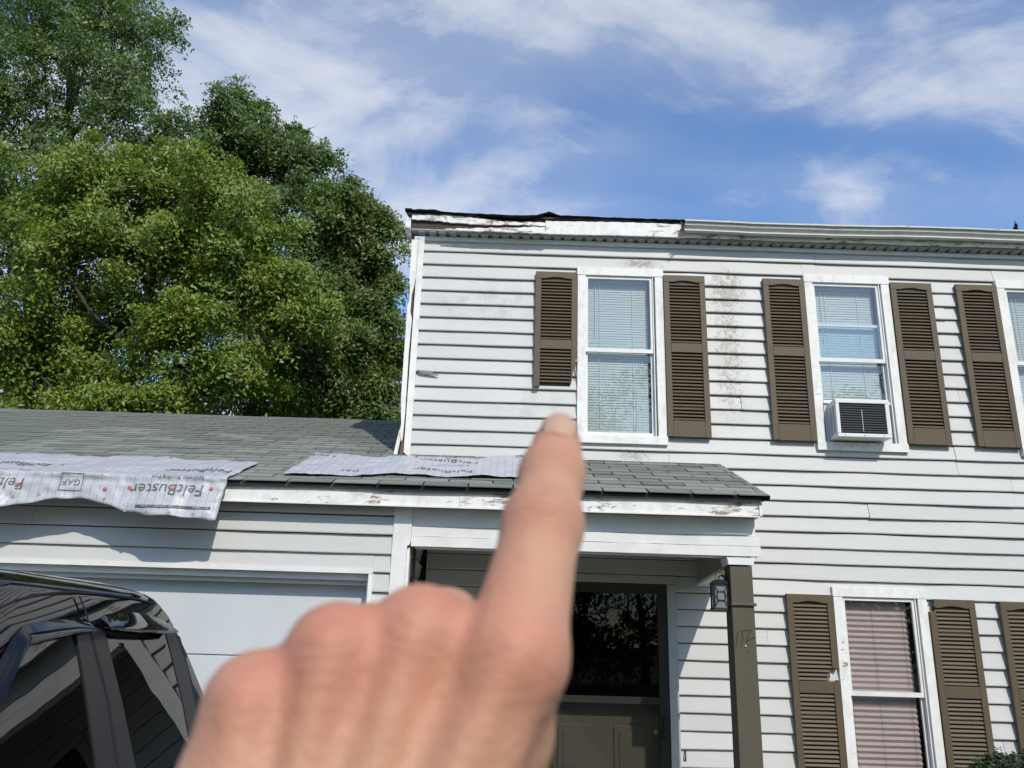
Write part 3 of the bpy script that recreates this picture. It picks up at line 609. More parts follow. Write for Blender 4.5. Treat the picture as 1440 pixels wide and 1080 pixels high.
# ---------------------------------------------------------------- air conditioner
ac = thing('window_air_conditioner', 'white window air conditioner with dark condenser grille, jutting from an upstairs window', 'air conditioner', (2.98, D-0.05, 3.37))
AX0, AX1, AZ0, AZ1, AY = 2.735, 3.185, 3.375, 3.70, D-0.18
case = MB(); case.box(AX0, AX1, AY+0.02, D+0.03, AZ0, AZ1); case.build('casing', ACW, ac, bevel=0.008)
bz = MB(); bz.box(AX0, AX1, AY, AY+0.0195, AZ1-0.035, AZ1); bz.box(AX0, AX1, AY, AY+0.0195, AZ0, AZ0+0.03); bz.box(AX0, AX0+0.03, AY, AY+0.0195, AZ0+0.0305, AZ1-0.0355); bz.box(AX1-0.035, AX1, AY, AY+0.0195, AZ0+0.0305, AZ1-0.0355)
bz.build('rear_frame', ACW, ac, bevel=0.004)
MB().box(AX0+0.0305, AX1-0.0355, AY+0.015, AY+0.0195, AZ0+0.0305, AZ1-0.0355).build('coil', ACD, ac)
fm = MB().box(0, AX1-AX0-0.066, 0, 0.007, 0, 0.004).mesh('grille_bar', ACD)
for i in range(12): ob('grille_bar', fm, ac, (AX0+0.0305, AY+0.006, AZ0+0.044+i*0.0205))
MB().box(2.95, 2.953, AY+0.003, AY+0.0055, AZ0+0.05, AZ1-0.09).build('grille_wire', ACW, ac)
vm = MB().box(-0.002, 0.0, 0, 0.038, 0, 0.005).mesh('side_louver', ACD)
for r in range(2):
    for i in range(15): ob('side_louver', vm, ac, (AX0-0.0008, AY+0.035+r*0.055, AZ0+0.04+i*0.016))
MB().box(2.705, AX0-0.001, D-0.012, D-0.004, 3.365, 3.70).build('accordion_panel', M('accordion_vinyl', (0.55, 0.58, 0.61), 0.5), ac)
MB().box(AX1+0.001, 3.262, D-0.012, D-0.004, 3.365, 3.70).build('accordion_panel', M('accordion_vinyl_right', (0.55, 0.58, 0.61), 0.5), ac)  # right-hand panel, same even grey as the left one
MB().box(2.70, 3.27, D-0.03, D-0.0125, 3.703, 3.728).build('top_rail', TRIM, ac)
for i in range(3): MB().tube([(AX0+0.06+i*0.16, AY-0.0005, AZ0+0.014), (AX0+0.06+i*0.16, AY-0.003, AZ0+0.014)], 0.004, 6).build('screw', IRON, ac)

# ---------------------------------------------------------------- porch lantern
lt = thing('porch_lantern', 'small black iron lantern hanging beside the brown porch column', 'lantern', (1.50, GY+0.09, 1.93))
lx, ly, lz0, lz1, lw = 1.495, GY+0.09, 1.95, 2.105, 0.046
fr = MB()
for sx in (-1, 1):
    for sy in (-1, 1): MB().box(lx+sx*lw-0.005, lx+sx*lw+0.005, ly+sy*lw-0.005, ly+sy*lw+0.005, lz0, lz1).build('corner_bar', IRON, lt)

MB().box(lx-lw-0.009, lx+lw+0.009, ly-lw-0.009, ly+lw+0.009, lz0-0.014, lz0-0.0005).build('base', IRON, lt, bevel=0.003)
tp = MB(); tp.v = [(lx-0.06, ly-0.06, lz1+0.0005), (lx+0.06, ly-0.06, lz1+0.0005), (lx+0.06, ly+0.06, lz1+0.0005), (lx-0.06, ly+0.06, lz1+0.0005), (lx-0.03, ly-0.03, lz1+0.03), (lx+0.03, ly-0.03, lz1+0.03), (lx+0.03, ly+0.03, lz1+0.03), (lx-0.03, ly+0.03, lz1+0.03)]
tp.f = [(0, 1, 2, 3), (4, 5, 6, 7), (0, 1, 5, 4), (1, 2, 6, 5), (2, 3, 7, 6), (3, 0, 4, 7)]; tp.build('roof_cap', IRON, lt)
gl = MB()
for nx, ny in ((0, -1), (1, 0), (0, 1), (-1, 0)):
    c = (lx+nx*(lw-0.006), ly+ny*(lw-0.006)); g = MB()
    if nx == 0: g.box(c[0]-lw+0.006, c[0]+lw-0.006, c[1]-0.001, c[1]+0.001, lz0+0.001, lz1-0.001)
    else: g.box(c[0]-0.001, c[0]+0.001, c[1]-lw+0.008, c[1]+lw-0.008, lz0+0.001, lz1-0.001)
    g.build('glass', LAMPG, lt)
bar = MB(); yy = ly-lw-0.003; zmid = (lz0+lz1)/2; hexp = [(lx-0.022, zmid-0.03), (lx+0.022, zmid-0.03), (lx+0.03, zmid), (lx+0.022, zmid+0.03), (lx-0.022, zmid+0.03), (lx-0.03, zmid)]
for i in range(6):
    a, b = hexp[i], hexp[(i+1) % 6]; bar.tube([(a[0], yy, a[1]), (b[0], yy, b[1])], 0.0032, 5)
for a, b in zip(hexp, ((lx-lw, lz0), (lx+lw, lz0), (lx+lw, zmid), (lx+lw, lz1), (lx-lw, lz1), (lx-lw, zmid))): bar.tube([(a[0], yy, a[1]), (b[0], yy, b[1])], 0.0028, 5)
bar.build('front_tracery', IRON, lt)
MB().tube([(lx, ly, lz1+0.03), (lx, ly, lz1+0.05), (lx+0.02, ly, lz1+0.062), (1.551, ly, lz1+0.03)], 0.006, 6).build('arm', IRON, lt)
MB().box(1.538, 1.5515, ly-0.035, ly+0.035, 1.93, 2.17).build('back_plate', IRON, lt, bevel=0.004)
MB().tube([(lx-0.03, ly-0.03, lz1+0.03), (lx-0.025, ly-0.02, lz1+0.07), (lx, ly, lz1+0.085), (lx+0.025, ly-0.02, lz1+0.07), (lx+0.03, ly-0.03, lz1+0.03)], 0.003, 5).build('hanger_wire', IRON, lt)
MB().tube([(1.551, ly, 1.955), (lx+0.05, ly, 1.94)], 0.005, 6).build('lower_arm', IRON, lt)

# ---------------------------------------------------------------- roofing felt sheets
class Sheet:
    """felt laid on the low roof; t<0 lies on the roof (metres up the slope), t>0 hangs over the eave"""
    def __init__(s, seed, hang): s.r = random.Random(seed); s.hang = hang; s.ph = [s.r.uniform(0, 6) for _ in range(8)]
    def wr(s, x, t):
        p = s.ph; return 0.5*math.sin(9*x+2*t+p[0])+0.35*math.sin(17*x-5*t+p[1])+0.3*math.sin(4*x+14*t+p[2])+0.2*math.sin(31*x+9*t+p[3])+0.2*math.sin(23*t+11*x+p[4])
    def fine(s, x, t):
        q = Vector((x*7+s.ph[5]*3, t*9+s.ph[6], s.ph[7])); n1 = mnoise.noise(q); n2 = mnoise.noise(q*2.7+Vector((3, 1, 0)))
        return 1.5*(1-abs(n1)*2.6)*0.5+0.8*n2
    def pt(s, x, t, off=0.0):
        w = s.wr(x, t)
        if t <= 0.0 or not s.hang:
            a = 0.020+off+0.009*(w+1.0)*(0.4+0.6*min(1, -t*4) if t < 0 else 0.4)+0.0045*s.fine(x, t); return rp(x, -t, a)
        u = min(t/0.26, 1.3); bulge = 0.03+0.055*u**1.4+0.03*math.sin(5.2*x+0.6)*u+0.014*w*(0.4+u)+0.012*s.fine(x, t)
        e = rp(x, 0, 0.02); crease = 0.012*math.exp(-((t-0.05)/0.02)**2)*(1+w)
        return np.array([x+0.006*w, e[1]-bulge-off+crease, e[2]-t*0.93])
def make_sheet(name, label, sh, us, top, bot, xtop, xbot, group=None):
    """us: 0..1 columns; top(u)/bot(u) in t; xtop/xbot give X at both ends"""
    nt = 46; me = bpy.data.meshes.new(name); vs_, uvs, fs = [], [], []
    for i, u in enumerate(us):
        ta, tb = top(u), bot(u)
        for j in range(nt+1):
            k = j/nt; t = ta+(tb-ta)*k; x = xtop(u)+(xbot(u)-xtop(u))*k
            vs_.append(tuple(sh.pt(x, t))); uvs.append((x, t))
    for i in range(len(us)-1):
        for j in range(nt): a = i*(nt+1)+j; fs.append((a, a+1, a+nt+2, a+nt+1))
    me.from_pydata(vs_, [], fs); me.update(); uvl = me.uv_layers.new(name='UVMap')
    for lp in me.loops: uvl.data[lp.index].uv = uvs[lp.vertex_index]
    me.materials.append(FELT); me.polygons.foreach_set('use_smooth', [True]*len(me.polygons))
    o = bpy.data.objects.new(name, me); col.objects.link(o); tag(o, label, 'roofing felt', group)
    so_ = o.modifiers.new('thickness', 'SOLIDIFY'); so_.thickness = 0.002
    return o
def lettering(sh, parent, text, xc, tc, width, height, mat=INK, flip=True, name='printed_lettering'):
    cu = bpy.data.curves.new('t', 'FONT'); cu.body = text; cu.size = 1; cu.align_x = 'LEFT'; cu.resolution_u = 3
    o = bpy.data.objects.new('t', cu); col.objects.link(o); dg = bpy.context.evaluated_depsgraph_get(); dg.update()
    me = bpy.data.meshes.new_from_object(o.evaluated_get(dg)); bpy.data.objects.remove(o)
    bm = bmesh.new(); bm.from_mesh(me); bmesh.ops.triangulate(bm, faces=bm.faces)
    for _ in range(2): bmesh.ops.subdivide_edges(bm, edges=[e for e in bm.edges if e.calc_length() > 0.12], cuts=1)
    bmesh.ops.triangulate(bm, faces=bm.faces)
    xs = [v.co.x for v in bm.verts]; ys = [v.co.y for v in bm.verts]; xa, xb, ya, yb = min(xs), max(xs), min(ys), max(ys)
    for v in bm.verts:
        a = (v.co.x-xa)/(xb-xa)-0.5; b = (v.co.y-ya)/(yb-ya)-0.5
        if flip: a, b = -a, -b
        v.co = Vector(sh.pt(xc+a*width, tc-b*height, 0.0035))
    bm.to_mesh(me); bm.free(); me.name = name; me.materials.clear(); me.materials.append(mat)
    return ob(name, me, parent)
def band(sh, parent, xa, xb, ta, tb, mat=INK, name='printed_bar', n=24):
    rows = [[sh.pt(xa+(xb-xa)*i/n, ta, 0.0035), sh.pt(xa+(xb-xa)*i/n, (ta+tb)/2, 0.0035), sh.pt(xa+(xb-xa)*i/n, tb, 0.0035)] for i in range(n+1)]
    return MB().grid(rows).build(name, mat, parent)
s1 = Sheet(3, True)
xr_top, sr_top = roof_px(366, 655); xe = P(318, 688, Y=YE-0.03)[0]; xb_ = P(303, 735, Y=YE-0.1)[0]
bpts = [(303, 735), (296, 736), (250, 731), (205, 729), (175, 722), (150, 714), (125, 706), (100, 703), (75, 704), (50, 708), (25, 713), (0, 716), (-60, 722), (-120, 715), (-200, 728)]
bx = [P(a, b, Y=YE-0.09) for a, b in bpts]; bxx = [q[0] for q in bx][::-1]; bz_ = [(ZE-q[2])/0.93 for q in bx][::-1]
XL = -4.75
tpts = [roof_px(a, b) for a, b in ((-200, 633), (0, 641), (100, 645), (200, 648), (300, 652), (366, 655))]
ttx, tts = [q[0] for q in tpts], [q[1] for q in tpts]
u_s = [i/150 for i in range(151)]
xtopf = lambda u: XL+(xr_top-XL)*u
xbotf = lambda u: XL+(xb_-XL)*u
tarp = make_sheet('roofing_felt_sheet', 'large printed grey felt sheet hanging over the garage eave, its end folded down', s1, u_s,
                  lambda u: -float(np.interp(xtopf(u), ttx, tts))+0.008*math.sin(40*u), lambda u: float(np.interp(xbotf(u), bxx, bz_))+0.004*math.sin(90*u), xtopf, xbotf)
def tat(px, py): q = P(px, py, Y=YE-0.05); return q[0], (ZE-q[2])/0.93
x0, t0 = tat(284, 700); x1, t1 = tat(186, 684)
lettering(s1, tarp, 'FeltBuster', (x0+x1)/2, (t0+t1)/2+0.005, x0-x1, 0.085)
x0, t0 = tat(285, 682); x1, _ = tat(213, 675); lettering(s1, tarp, 'Synthetic Roofing Felt', (x0+x1)/2, 0.012, x0-x1, 0.034)
x0, t0 = tat(32, 688); x1, _ = tat(-62, 672); lettering(s1, tarp, 'FeltBuster', (x0+x1)/2, t0-0.02, x0-x1, 0.085)
x0, t0 = tat(34, 671); x1, _ = tat(-36, 668); lettering(s1, tarp, 'Synthetic Roofing Felt', (x0+x1)/2, -0.03, x0-x1, 0.034)
for a, b, sv, h in ((325, 236, 0.16, 0.10), (66, -30, 0.22, 0.10)):
    q0, q1 = P(a, 657, Y=YE+0.15)[0], P(b, 657, Y=YE+0.15)[0]; lettering(s1, tarp, 'FeltBuster', (q0+q1)/2, -sv, q0-q1, h)
x0, t0 = tat(113, 691); x1, t1 = tat(86, 672); lettering(s1, tarp, 'GAF', (x0+x1)/2, (t0+t1)/2, (x0-x1)*0.8, 0.045)
for q in ((x1, x0, t0+0.012, t0+0.017), (x1, x0, t1-0.02, t1-0.015), (x1-0.003, x1+0.003, t1-0.02, t0+0.017), (x0-0.003, x0+0.003, t1-0.02, t0+0.017)): band(s1, tarp, *q, n=8)
xa, ta = tat(195, 713); xb2, tb2 = tat(303, 720); band(s1, tarp, xa, xb2-0.02, ta+0.012, ta+0.032, M('printed_grey', (0.09, 0.09, 0.1), 0.5))
lettering(s1, tarp, 'MAX NAIL SPACING FOR FELT INSTALLATION', (xa+xb2)/2-0.01, ta+0.021, (xb2-xa)*0.9, 0.011, M('printed_white', (0.6, 0.6, 0.62), 0.5))
dm = MB(); 
for px, py in ((180, 724), (212, 727.5), (244, 729), (276, 730), (148, 707), (20, 704), (55, 700)):
    x0, t0 = tat(px, py); pts = [s1.pt(x0+0.012*math.cos(a*0.7854), t0-0.004+0.012*math.sin(a*0.7854), 0.004) for a in range(8)]
    mb = MB(); mb.v = [tuple(p) for p in pts]; mb.f = [tuple(range(8))]; mb.build('printed_dot', M('printed_grey_dot', (0.25, 0.25, 0.27), 0.5) if px == 180 else bpy.data.materials['printed_grey_dot'], tarp)
def capnail(sh, parent, x, t):
    a = sh.pt(x, t, 0.003); b = sh.pt(x, t, 0.008); MB().tube([a, b], [0.014, 0.011], 10).build('cap_nail', REDINK, parent)
for px, py in ((25, 686), (147, 692), (183, 690), (243, 693), (296, 692), (-40, 688)): capnail(s1, tarp, *tat(px, py))
for px, py in ((27, 642.5), (90, 659), (242, 650), (328, 653.5), (150, 647)):
    x0, sv = roof_px(px, py); capnail(s1, tarp, x0, -sv+0.02)
s2 = Sheet(11, False)
tp2 = [roof_px(a, b) for a, b in ((398, 671), (413, 652), (429, 641), (476, 643), (519, 647), (558, 645), (588, 647), (630, 650), (672, 649), (708, 646), (738, 645), (775, 648))]
bt2 = [roof_px(a, b) for a, b in ((398, 671.5), (440, 672), (527, 673), (547, 671), (590, 673), (630, 675), (690, 676), (738, 677), (778, 677))]
tx2, ty2 = [q[0] for q in tp2], [q[1] for q in tp2]; bx2, by2 = [q[0] for q in bt2], [q[1] for q in bt2]
XA, XB = bx2[0], bx2[-1]
jg = [random.uniform(-1, 1) for _ in range(200)]
felt2 = make_sheet('roofing_felt_sheet', 'ragged printed felt strip lying flat on the porch roof under the upper storey', s2, [i/140 for i in range(141)],
                   lambda u: -float(np.interp(XA+(XB-XA)*u, tx2, ty2))-0.012*jg[int(u*60)]*(u > 0.05), lambda u: -float(np.interp(XA+(XB-XA)*u, bx2, by2))+0.006*jg[int(u*90)+40], lambda u: XA+(XB-XA)*u, lambda u: XA+(XB-XA)*u)
def rat(px, py): x_, s_ = roof_px(px, py); return x_, -s_
for a, b, py, h, txt in ((664, 580, 668.5, 0.10, 'FeltBuster'), (672, 590, 655, 0.09, 'FeltBuster'), (462, 432, 646, 0.09, 'Felt'), (745, 726, 649, 0.12, 'Fel')):
    xa, ta = rat(a, py); xb2, _ = rat(b, py); lettering(s2, felt2, txt, (xa+xb2)/2, ta, xa-xb2, h)
xa, ta = rat(505, 668); xb2, _ = rat(478, 668); lettering(s2, felt2, 'GAF', (xa+xb2)/2, ta, xa-xb2, 0.05)
xa, ta = rat(660, 661); xb2, _ = rat(606, 661); lettering(s2, felt2, 'Synthetic Roofing Felt', (xa+xb2)/2, ta, xa-xb2, 0.04)
for px, py in ((586, 649), (640, 653), (470, 648)): capnail(s2, felt2, *rat(px, py))

# ---------------------------------------------------------------- pickup truck
TR = (-2.14, 2.6, 0.0); truck = thing('pickup_truck', 'glossy black crew-cab pickup with tinted windows parked before the garage', 'pickup truck', TR)
TX = -2.14                                      # centre line; nose towards the street (-y)
def dhf(z): return float(np.interp(z, [1.76, 1.80, 1.825, 1.845, 1.862, 1.878, 1.888, 1.894], [0, -0.006, -0.018, -0.04, -0.08, -0.15, -0.26, -0.4]))
def side_x(z): return -1.452+0.375*(1.68-min(z, 1.80))+dhf(z) if z > 1.05 else -1.216
def ring(z, half, yf, yr_, rf, rr, n=9):
    pts = []
    def arc(cx, cy, r, a0, a1): return [(cx+r*math.cos(a0+(a1-a0)*i/n), cy+r*math.sin(a0+(a1-a0)*i/n)) for i in range(n+1)]
    x0_, x1_ = TX-half, TX+half
    pts += arc(x1_-rf, yf+rf, rf, -math.pi/2, 0)
    pts += [(x1_, yf+rf+(yr_-rr-yf-rf)*i/8) for i in range(1, 8)]
    pts += arc(x1_-rr, yr_-rr, rr, 0, math.pi/2); pts += arc(x0_+rr, yr_-rr, rr, math.pi/2, math.pi)
    pts += [(x0_, yr_-rr+(yf+rf-yr_+rr)*i/8) for i in range(1, 8)]
    pts += arc(x0_+rf, yf+rf, rf, math.pi, 1.5*math.pi)
    return [(x, y, z) for x, y in pts]
def loft(rings, name, mat, parent, smooth=True, cap=True):
    mb = MB(); n = len(rings[0])
    mb.grid([r+[r[0]] for r in rings])
    if cap: mb.f.append(tuple((len(rings)-1)*(n+1)+i for i in range(n))); mb.f.append(tuple(range(n-1, -1, -1)))
    o = mb.build(name, mat, parent, smooth=False)
    bm = bmesh.new(); bm.from_mesh(o.data); bmesh.ops.remove_doubles(bm, verts=bm.verts, dist=1e-5); bmesh.ops.recalc_face_normals(bm, faces=bm.faces); bm.to_mesh(o.data); bm.free()
    if smooth:
        o.data.polygons.foreach_set('use_smooth', [True]*len(o.data.polygons))
        o.data.set_sharp_from_angle(angle=R_(40))
    return o
def half(z): return side_x(z)-TX
cabr = []
for z, yf, yr_, rf, rr in ((1.02, 1.05, 4.10, 0.10, 0.05), (1.15, 1.2, 4.08, 0.12, 0.05), (1.4, 1.58, 4.0, 0.16, 0.05), (1.6, 1.92, 3.90, 0.2, 0.06), (1.70, 2.10, 3.83, 0.24, 0.07), (1.76, 2.20, 3.785, 0.26, 0.08), (1.80, 2.29, 3.75, 0.27, 0.10),
                           (1.825, 2.36, 3.72, 0.27, 0.12), (1.845, 2.43, 3.68, 0.27, 0.14), (1.862, 2.52, 3.62, 0.26, 0.16), (1.878, 2.64, 3.52, 0.25, 0.16), (1.888, 2.78, 3.40, 0.22, 0.16), (1.894, 2.92, 3.25, 0.18, 0.14)):
    cabr.append(ring(z, half(z), yf, yr_+0.10, rf, rr))
cab = loft(cabr, 'cab', BLACKPAINT, truck)
body = [ring(z, h, yf, yr_, 0.12, 0.08) for z, h, yf, yr_ in ((0.42, 0.88, -0.05, 5.48), (0.5, 0.915, -0.08, 5.50), (0.75, 0.93, -0.08, 5.50), (0.92, 0.925, -0.04, 5.50), (1.01, 0.91, 0.05, 5.49), (1.04, 0.88, 0.15, 5.46))]
loft(body, 'body', BLACKPAINT, truck)
loft([ring(z, h, yf, yr_, 0.14, 0.05) for z, h, yf, yr_ in ((1.0, 0.85, 0.02, 1.3), (1.07, 0.82, 0.06, 1.3), (1.12, 0.72, 0.2, 1.32), (1.135, 0.5, 0.4, 1.32))], 'hood', BLACKPAINT, truck)
bedm = MB(); bedm.box(TX-0.91, TX-0.85, 4.22, 5.46, 1.03, 1.28); bedm.box(TX+0.85, TX+0.91, 4.22, 5.46, 1.03, 1.28); bedm.box(TX-0.849, TX+0.849, 4.22, 4.27, 1.03, 1.28); bedm.build('bed', BLACKPAINT, truck, bevel=0.012)
tg = MB().box(TX-0.845, TX+0.845, 5.465, 5.515, 0.75, 1.27).build('tailgate', BLACKPAINT, truck, bevel=0.012)
MB().box(TX-0.1, TX+0.1, 5.516, 5.53, 1.12, 1.18).build('handle', TRIMBLK, tg)
def sidepatch(pix, name, mat, parent, lift=0.004, th=0.0, sub=False):
    """outline in photo pixels laid on the sloping cab side"""
    pts = []
    for px, py in pix:
        d = ray(px, py); z = 1.6
        for _ in range(12): x = side_x(z); t = x/d[0]; z = CZ+d[2]*t
        pts.append((side_x(z)+lift, d[1]*t, z))
    mb = MB(); n = len(pts); nrm = Vector((1, 0, 0.35)).normalized()
    mb.v = pts+[tuple(Vector(p)-nrm*0.012) for p in pts]; mb.f = [tuple(range(n)), tuple(range(2*n-1, n-1, -1))]+[((i+1) % n, i, n+i, n+(i+1) % n) for i in range(n)]
    return mb.build(name, mat, parent)
def side_pts(pix, lift):
    out = []
    for px, py in pix:
        d = ray(px, py); z = 1.6
        for _ in range(12): x = side_x(z); t = x/d[0]; z = CZ+d[2]*t
        out.append((side_x(z)+lift, d[1]*t, z))
    return out
sidepatch([(-60, 1085), (-20, 990), (10, 930), (28, 899), (60, 893), (98, 888), (104, 910), (118, 980), (133, 1085)], 'front_window', TINT, cab, 0.003)
sidepatch([(148, 893), (190, 889), (231, 890), (243, 935), (257, 1000), (272, 1085), (190, 1085), (170, 985)], 'rear_window', TINT, cab, 0.003)
pil = sidepatch([(103, 886), (143, 884), (168, 985), (190, 1090), (134, 1090), (119, 980)], 'door_pillar', TRIMBLK, cab, 0.009)
sidepatch([(121, 884), (124, 884), (150, 985), (166, 1090), (163, 1090), (147, 985)], 'door_gap', RUBBER, cab, 0.0105)
sidepatch([(231, 889), (243, 887), (262, 940), (292, 1090), (274, 1090), (256, 990), (243, 935)], 'window_seal', TRIMBLK, cab, 0.006)
sidepatch([(247, 893), (252, 895), (276, 985), (298, 1090), (295, 1090), (266, 960)], 'cab_seam', RUBBER, cab, 0.004)
MB().tube([Vector(p) for p in side_pts([(-60, 905), (-20, 866), (0, 854), (20, 845), (45, 838), (75, 834), (105, 833), (150, 836), (190, 842), (213, 848)], 0.002)], 0.005, 6).build('roof_seam', RUBBER, cab)
MB().tube([Vector(p) for p in side_pts([(107, 838), (114, 855), (121, 878), (124, 889)], 0.012)], 0.0035, 6).build('door_gap', RUBBER, cab)
def visor(pix_top, pix_bot, out):
    top, bot = side_pts(pix_top, 0.004), side_pts(pix_bot, 0.004); rows = []
    for a, b in zip(top, bot):
        a, b = Vector(a), Vector(b); r = []
        for i in range(8): k = i/7; q = a.lerp(b, k); q.x += out*(math.sin(k*1.45)); r.append(tuple(q))
        r.append(tuple(b+Vector((out*0.92, 0, 0.004)))); r.append(tuple(b+Vector((0.002, 0, 0.012)))); rows.append(r)
    return MB().grid(rows).build('rain_visor', BLACKPAINT, cab, smooth=True)
visor([(-30, 975), (0, 925), (16, 896), (30, 882), (50, 876), (75, 872), (100, 869), (117, 868), (123, 876)], [(-12, 985), (12, 935), (26, 908), (40, 902), (60, 898), (80, 893), (100, 889), (118, 887), (126, 887)], 0.03)
visor([(140, 869), (146, 864), (160, 862), (185, 861), (205, 864), (224, 869), (233, 876)], [(138, 886), (146, 885), (160, 887), (185, 889), (205, 890), (225, 890), (236, 889)], 0.045)
def tyre(x, y):
    mb = MB(); rows = []
    for i in range(33):
        a = 2*math.pi*i/32; rows.append([(x+dx, y+r*math.cos(a), 0.39+r*math.sin(a)) for dx, r in ((-0.13, 0.25), (-0.14, 0.34), (-0.11, 0.385), (0.11, 0.385), (0.14, 0.34), (0.13, 0.25))])
    t_ = mb.grid(rows).build('wheel', RUBBER, truck, smooth=True); rm = MB(); sgn = 1 if x > TX else -1
    rm.tube([(x-0.10, y, 0.39), (x+0.10, y, 0.39)], 0.25, 24)
    for k in range(6): a = k*math.pi/3; rm.tube([(x+sgn*0.11, y, 0.39), (x+sgn*0.115, y+0.21*math.cos(a), 0.39+0.21*math.sin(a))], [0.05, 0.03], 6)
    rm.build('rim', CHROME, t_)
for sx in (-1, 1):
    for y in (0.82, 4.45): tyre(TX+sx*0.80, y)
MB().box(TX-0.90, TX+0.90, -0.17, -0.085, 0.42, 0.66).build('bumper', TRIMBLK, truck, bevel=0.03); MB().box(TX-0.90, TX+0.90, 5.52, 5.60, 0.45, 0.63).build('bumper', CHROME, truck, bevel=0.03)
MB().box(TX-0.5, TX+0.5, -0.115, -0.083, 0.70, 0.94).build('grille', TRIMBLK, truck, bevel=0.01)
for sx in (-1, 1):
    MB().box(TX+sx*0.72-0.16, TX+sx*0.72+0.16, -0.10, -0.03, 0.74, 0.92).build('headlight', ACW, truck, bevel=0.02)
    MB().box(TX+sx*0.88-0.033, TX+sx*0.88+0.033, 5.475, 5.518, 0.85, 1.22).build('tail_light', REDLAMP, truck, bevel=0.006)
    MB().box(TX+sx*1.0-0.09, TX+sx*1.0+0.09, 1.33, 1.44, 1.06, 1.24).build('wing_mirror', TRIMBLK, truck, bevel=0.03)
    MB().tube([(TX+sx*0.88, 1.42, 1.06), (TX+sx*0.95, 1.40, 1.10)], 0.03, 8).build('mirror_arm', TRIMBLK, truck)
    MB().box(TX+sx*0.936-0.012, TX+sx*0.936+0.012, 2.62, 2.80, 0.88, 0.91).build('door_handle', BLACKPAINT, truck, bevel=0.005)
wsp = MB(); wsp.v = [(TX-0.72, 1.30, 1.13), (TX+0.72, 1.30, 1.13), (TX+0.6, 2.13, 1.72), (TX-0.6, 2.13, 1.72)]; wsp.v = [(x, y-0.02, z+0.012) for x, y, z in wsp.v]; wsp.f = [(0, 1, 2, 3)]; wsp.build('windscreen', TINT, cab)

# ---------------------------------------------------------------- trees and shrubs
def leaves(cent, nrm, size, seed, squash=0.5):
    """diamond leaves folded along the midrib; returns mesh arrays"""
    r = np.random.default_rng(seed); n = len(cent)
    ax = r.normal(size=(n, 3)); ax -= nrm*np.sum(ax*nrm, 1)[:, None]; ax[:, 2] -= 0.35; ax /= np.linalg.norm(ax, axis=1)[:, None]
    sd_ = np.cross(nrm, ax); sd_ /= np.linalg.norm(sd_, axis=1)[:, None]+1e-9
    s = (size*r.uniform(0.6, 1.25, n))[:, None]
    a = cent-ax*s*0.5; b = cent+ax*s*0.5; f = nrm*s*0.12
    l = cent+sd_*s*squash*0.5+f-ax*s*0.06; q = cent-sd_*s*squash*0.5+f-ax*s*0.06
    v = np.stack([a, l, b, q], 1).reshape(-1, 3)
    i = np.arange(n)*4; tri = np.stack([np.stack([i, i+1, i+2], 1), np.stack([i, i+2, i+3], 1)], 1).reshape(-1, 3)
    return v, tri
def leaf_object(name, cent, nrm, size, shade, mat, parent, seed, squash=0.5):
    v, tri = leaves(cent, nrm, size, seed, squash); me = bpy.data.meshes.new(name)
    me.vertices.add(len(v)); me.vertices.foreach_set('co', v.astype(np.float32).ravel())
    me.loops.add(len(tri)*3); me.loops.foreach_set('vertex_index', tri.astype(np.int32).ravel())
    me.polygons.add(len(tri)); me.polygons.foreach_set('loop_start', np.arange(0, len(tri)*3, 3, dtype=np.int32))
    me.update(calc_edges=True); at = me.attributes.new('shade', 'FLOAT', 'POINT'); at.data.foreach_set('value', np.repeat(shade, 4).astype(np.float32))
    me.materials.append(mat); return ob(name, me, parent)
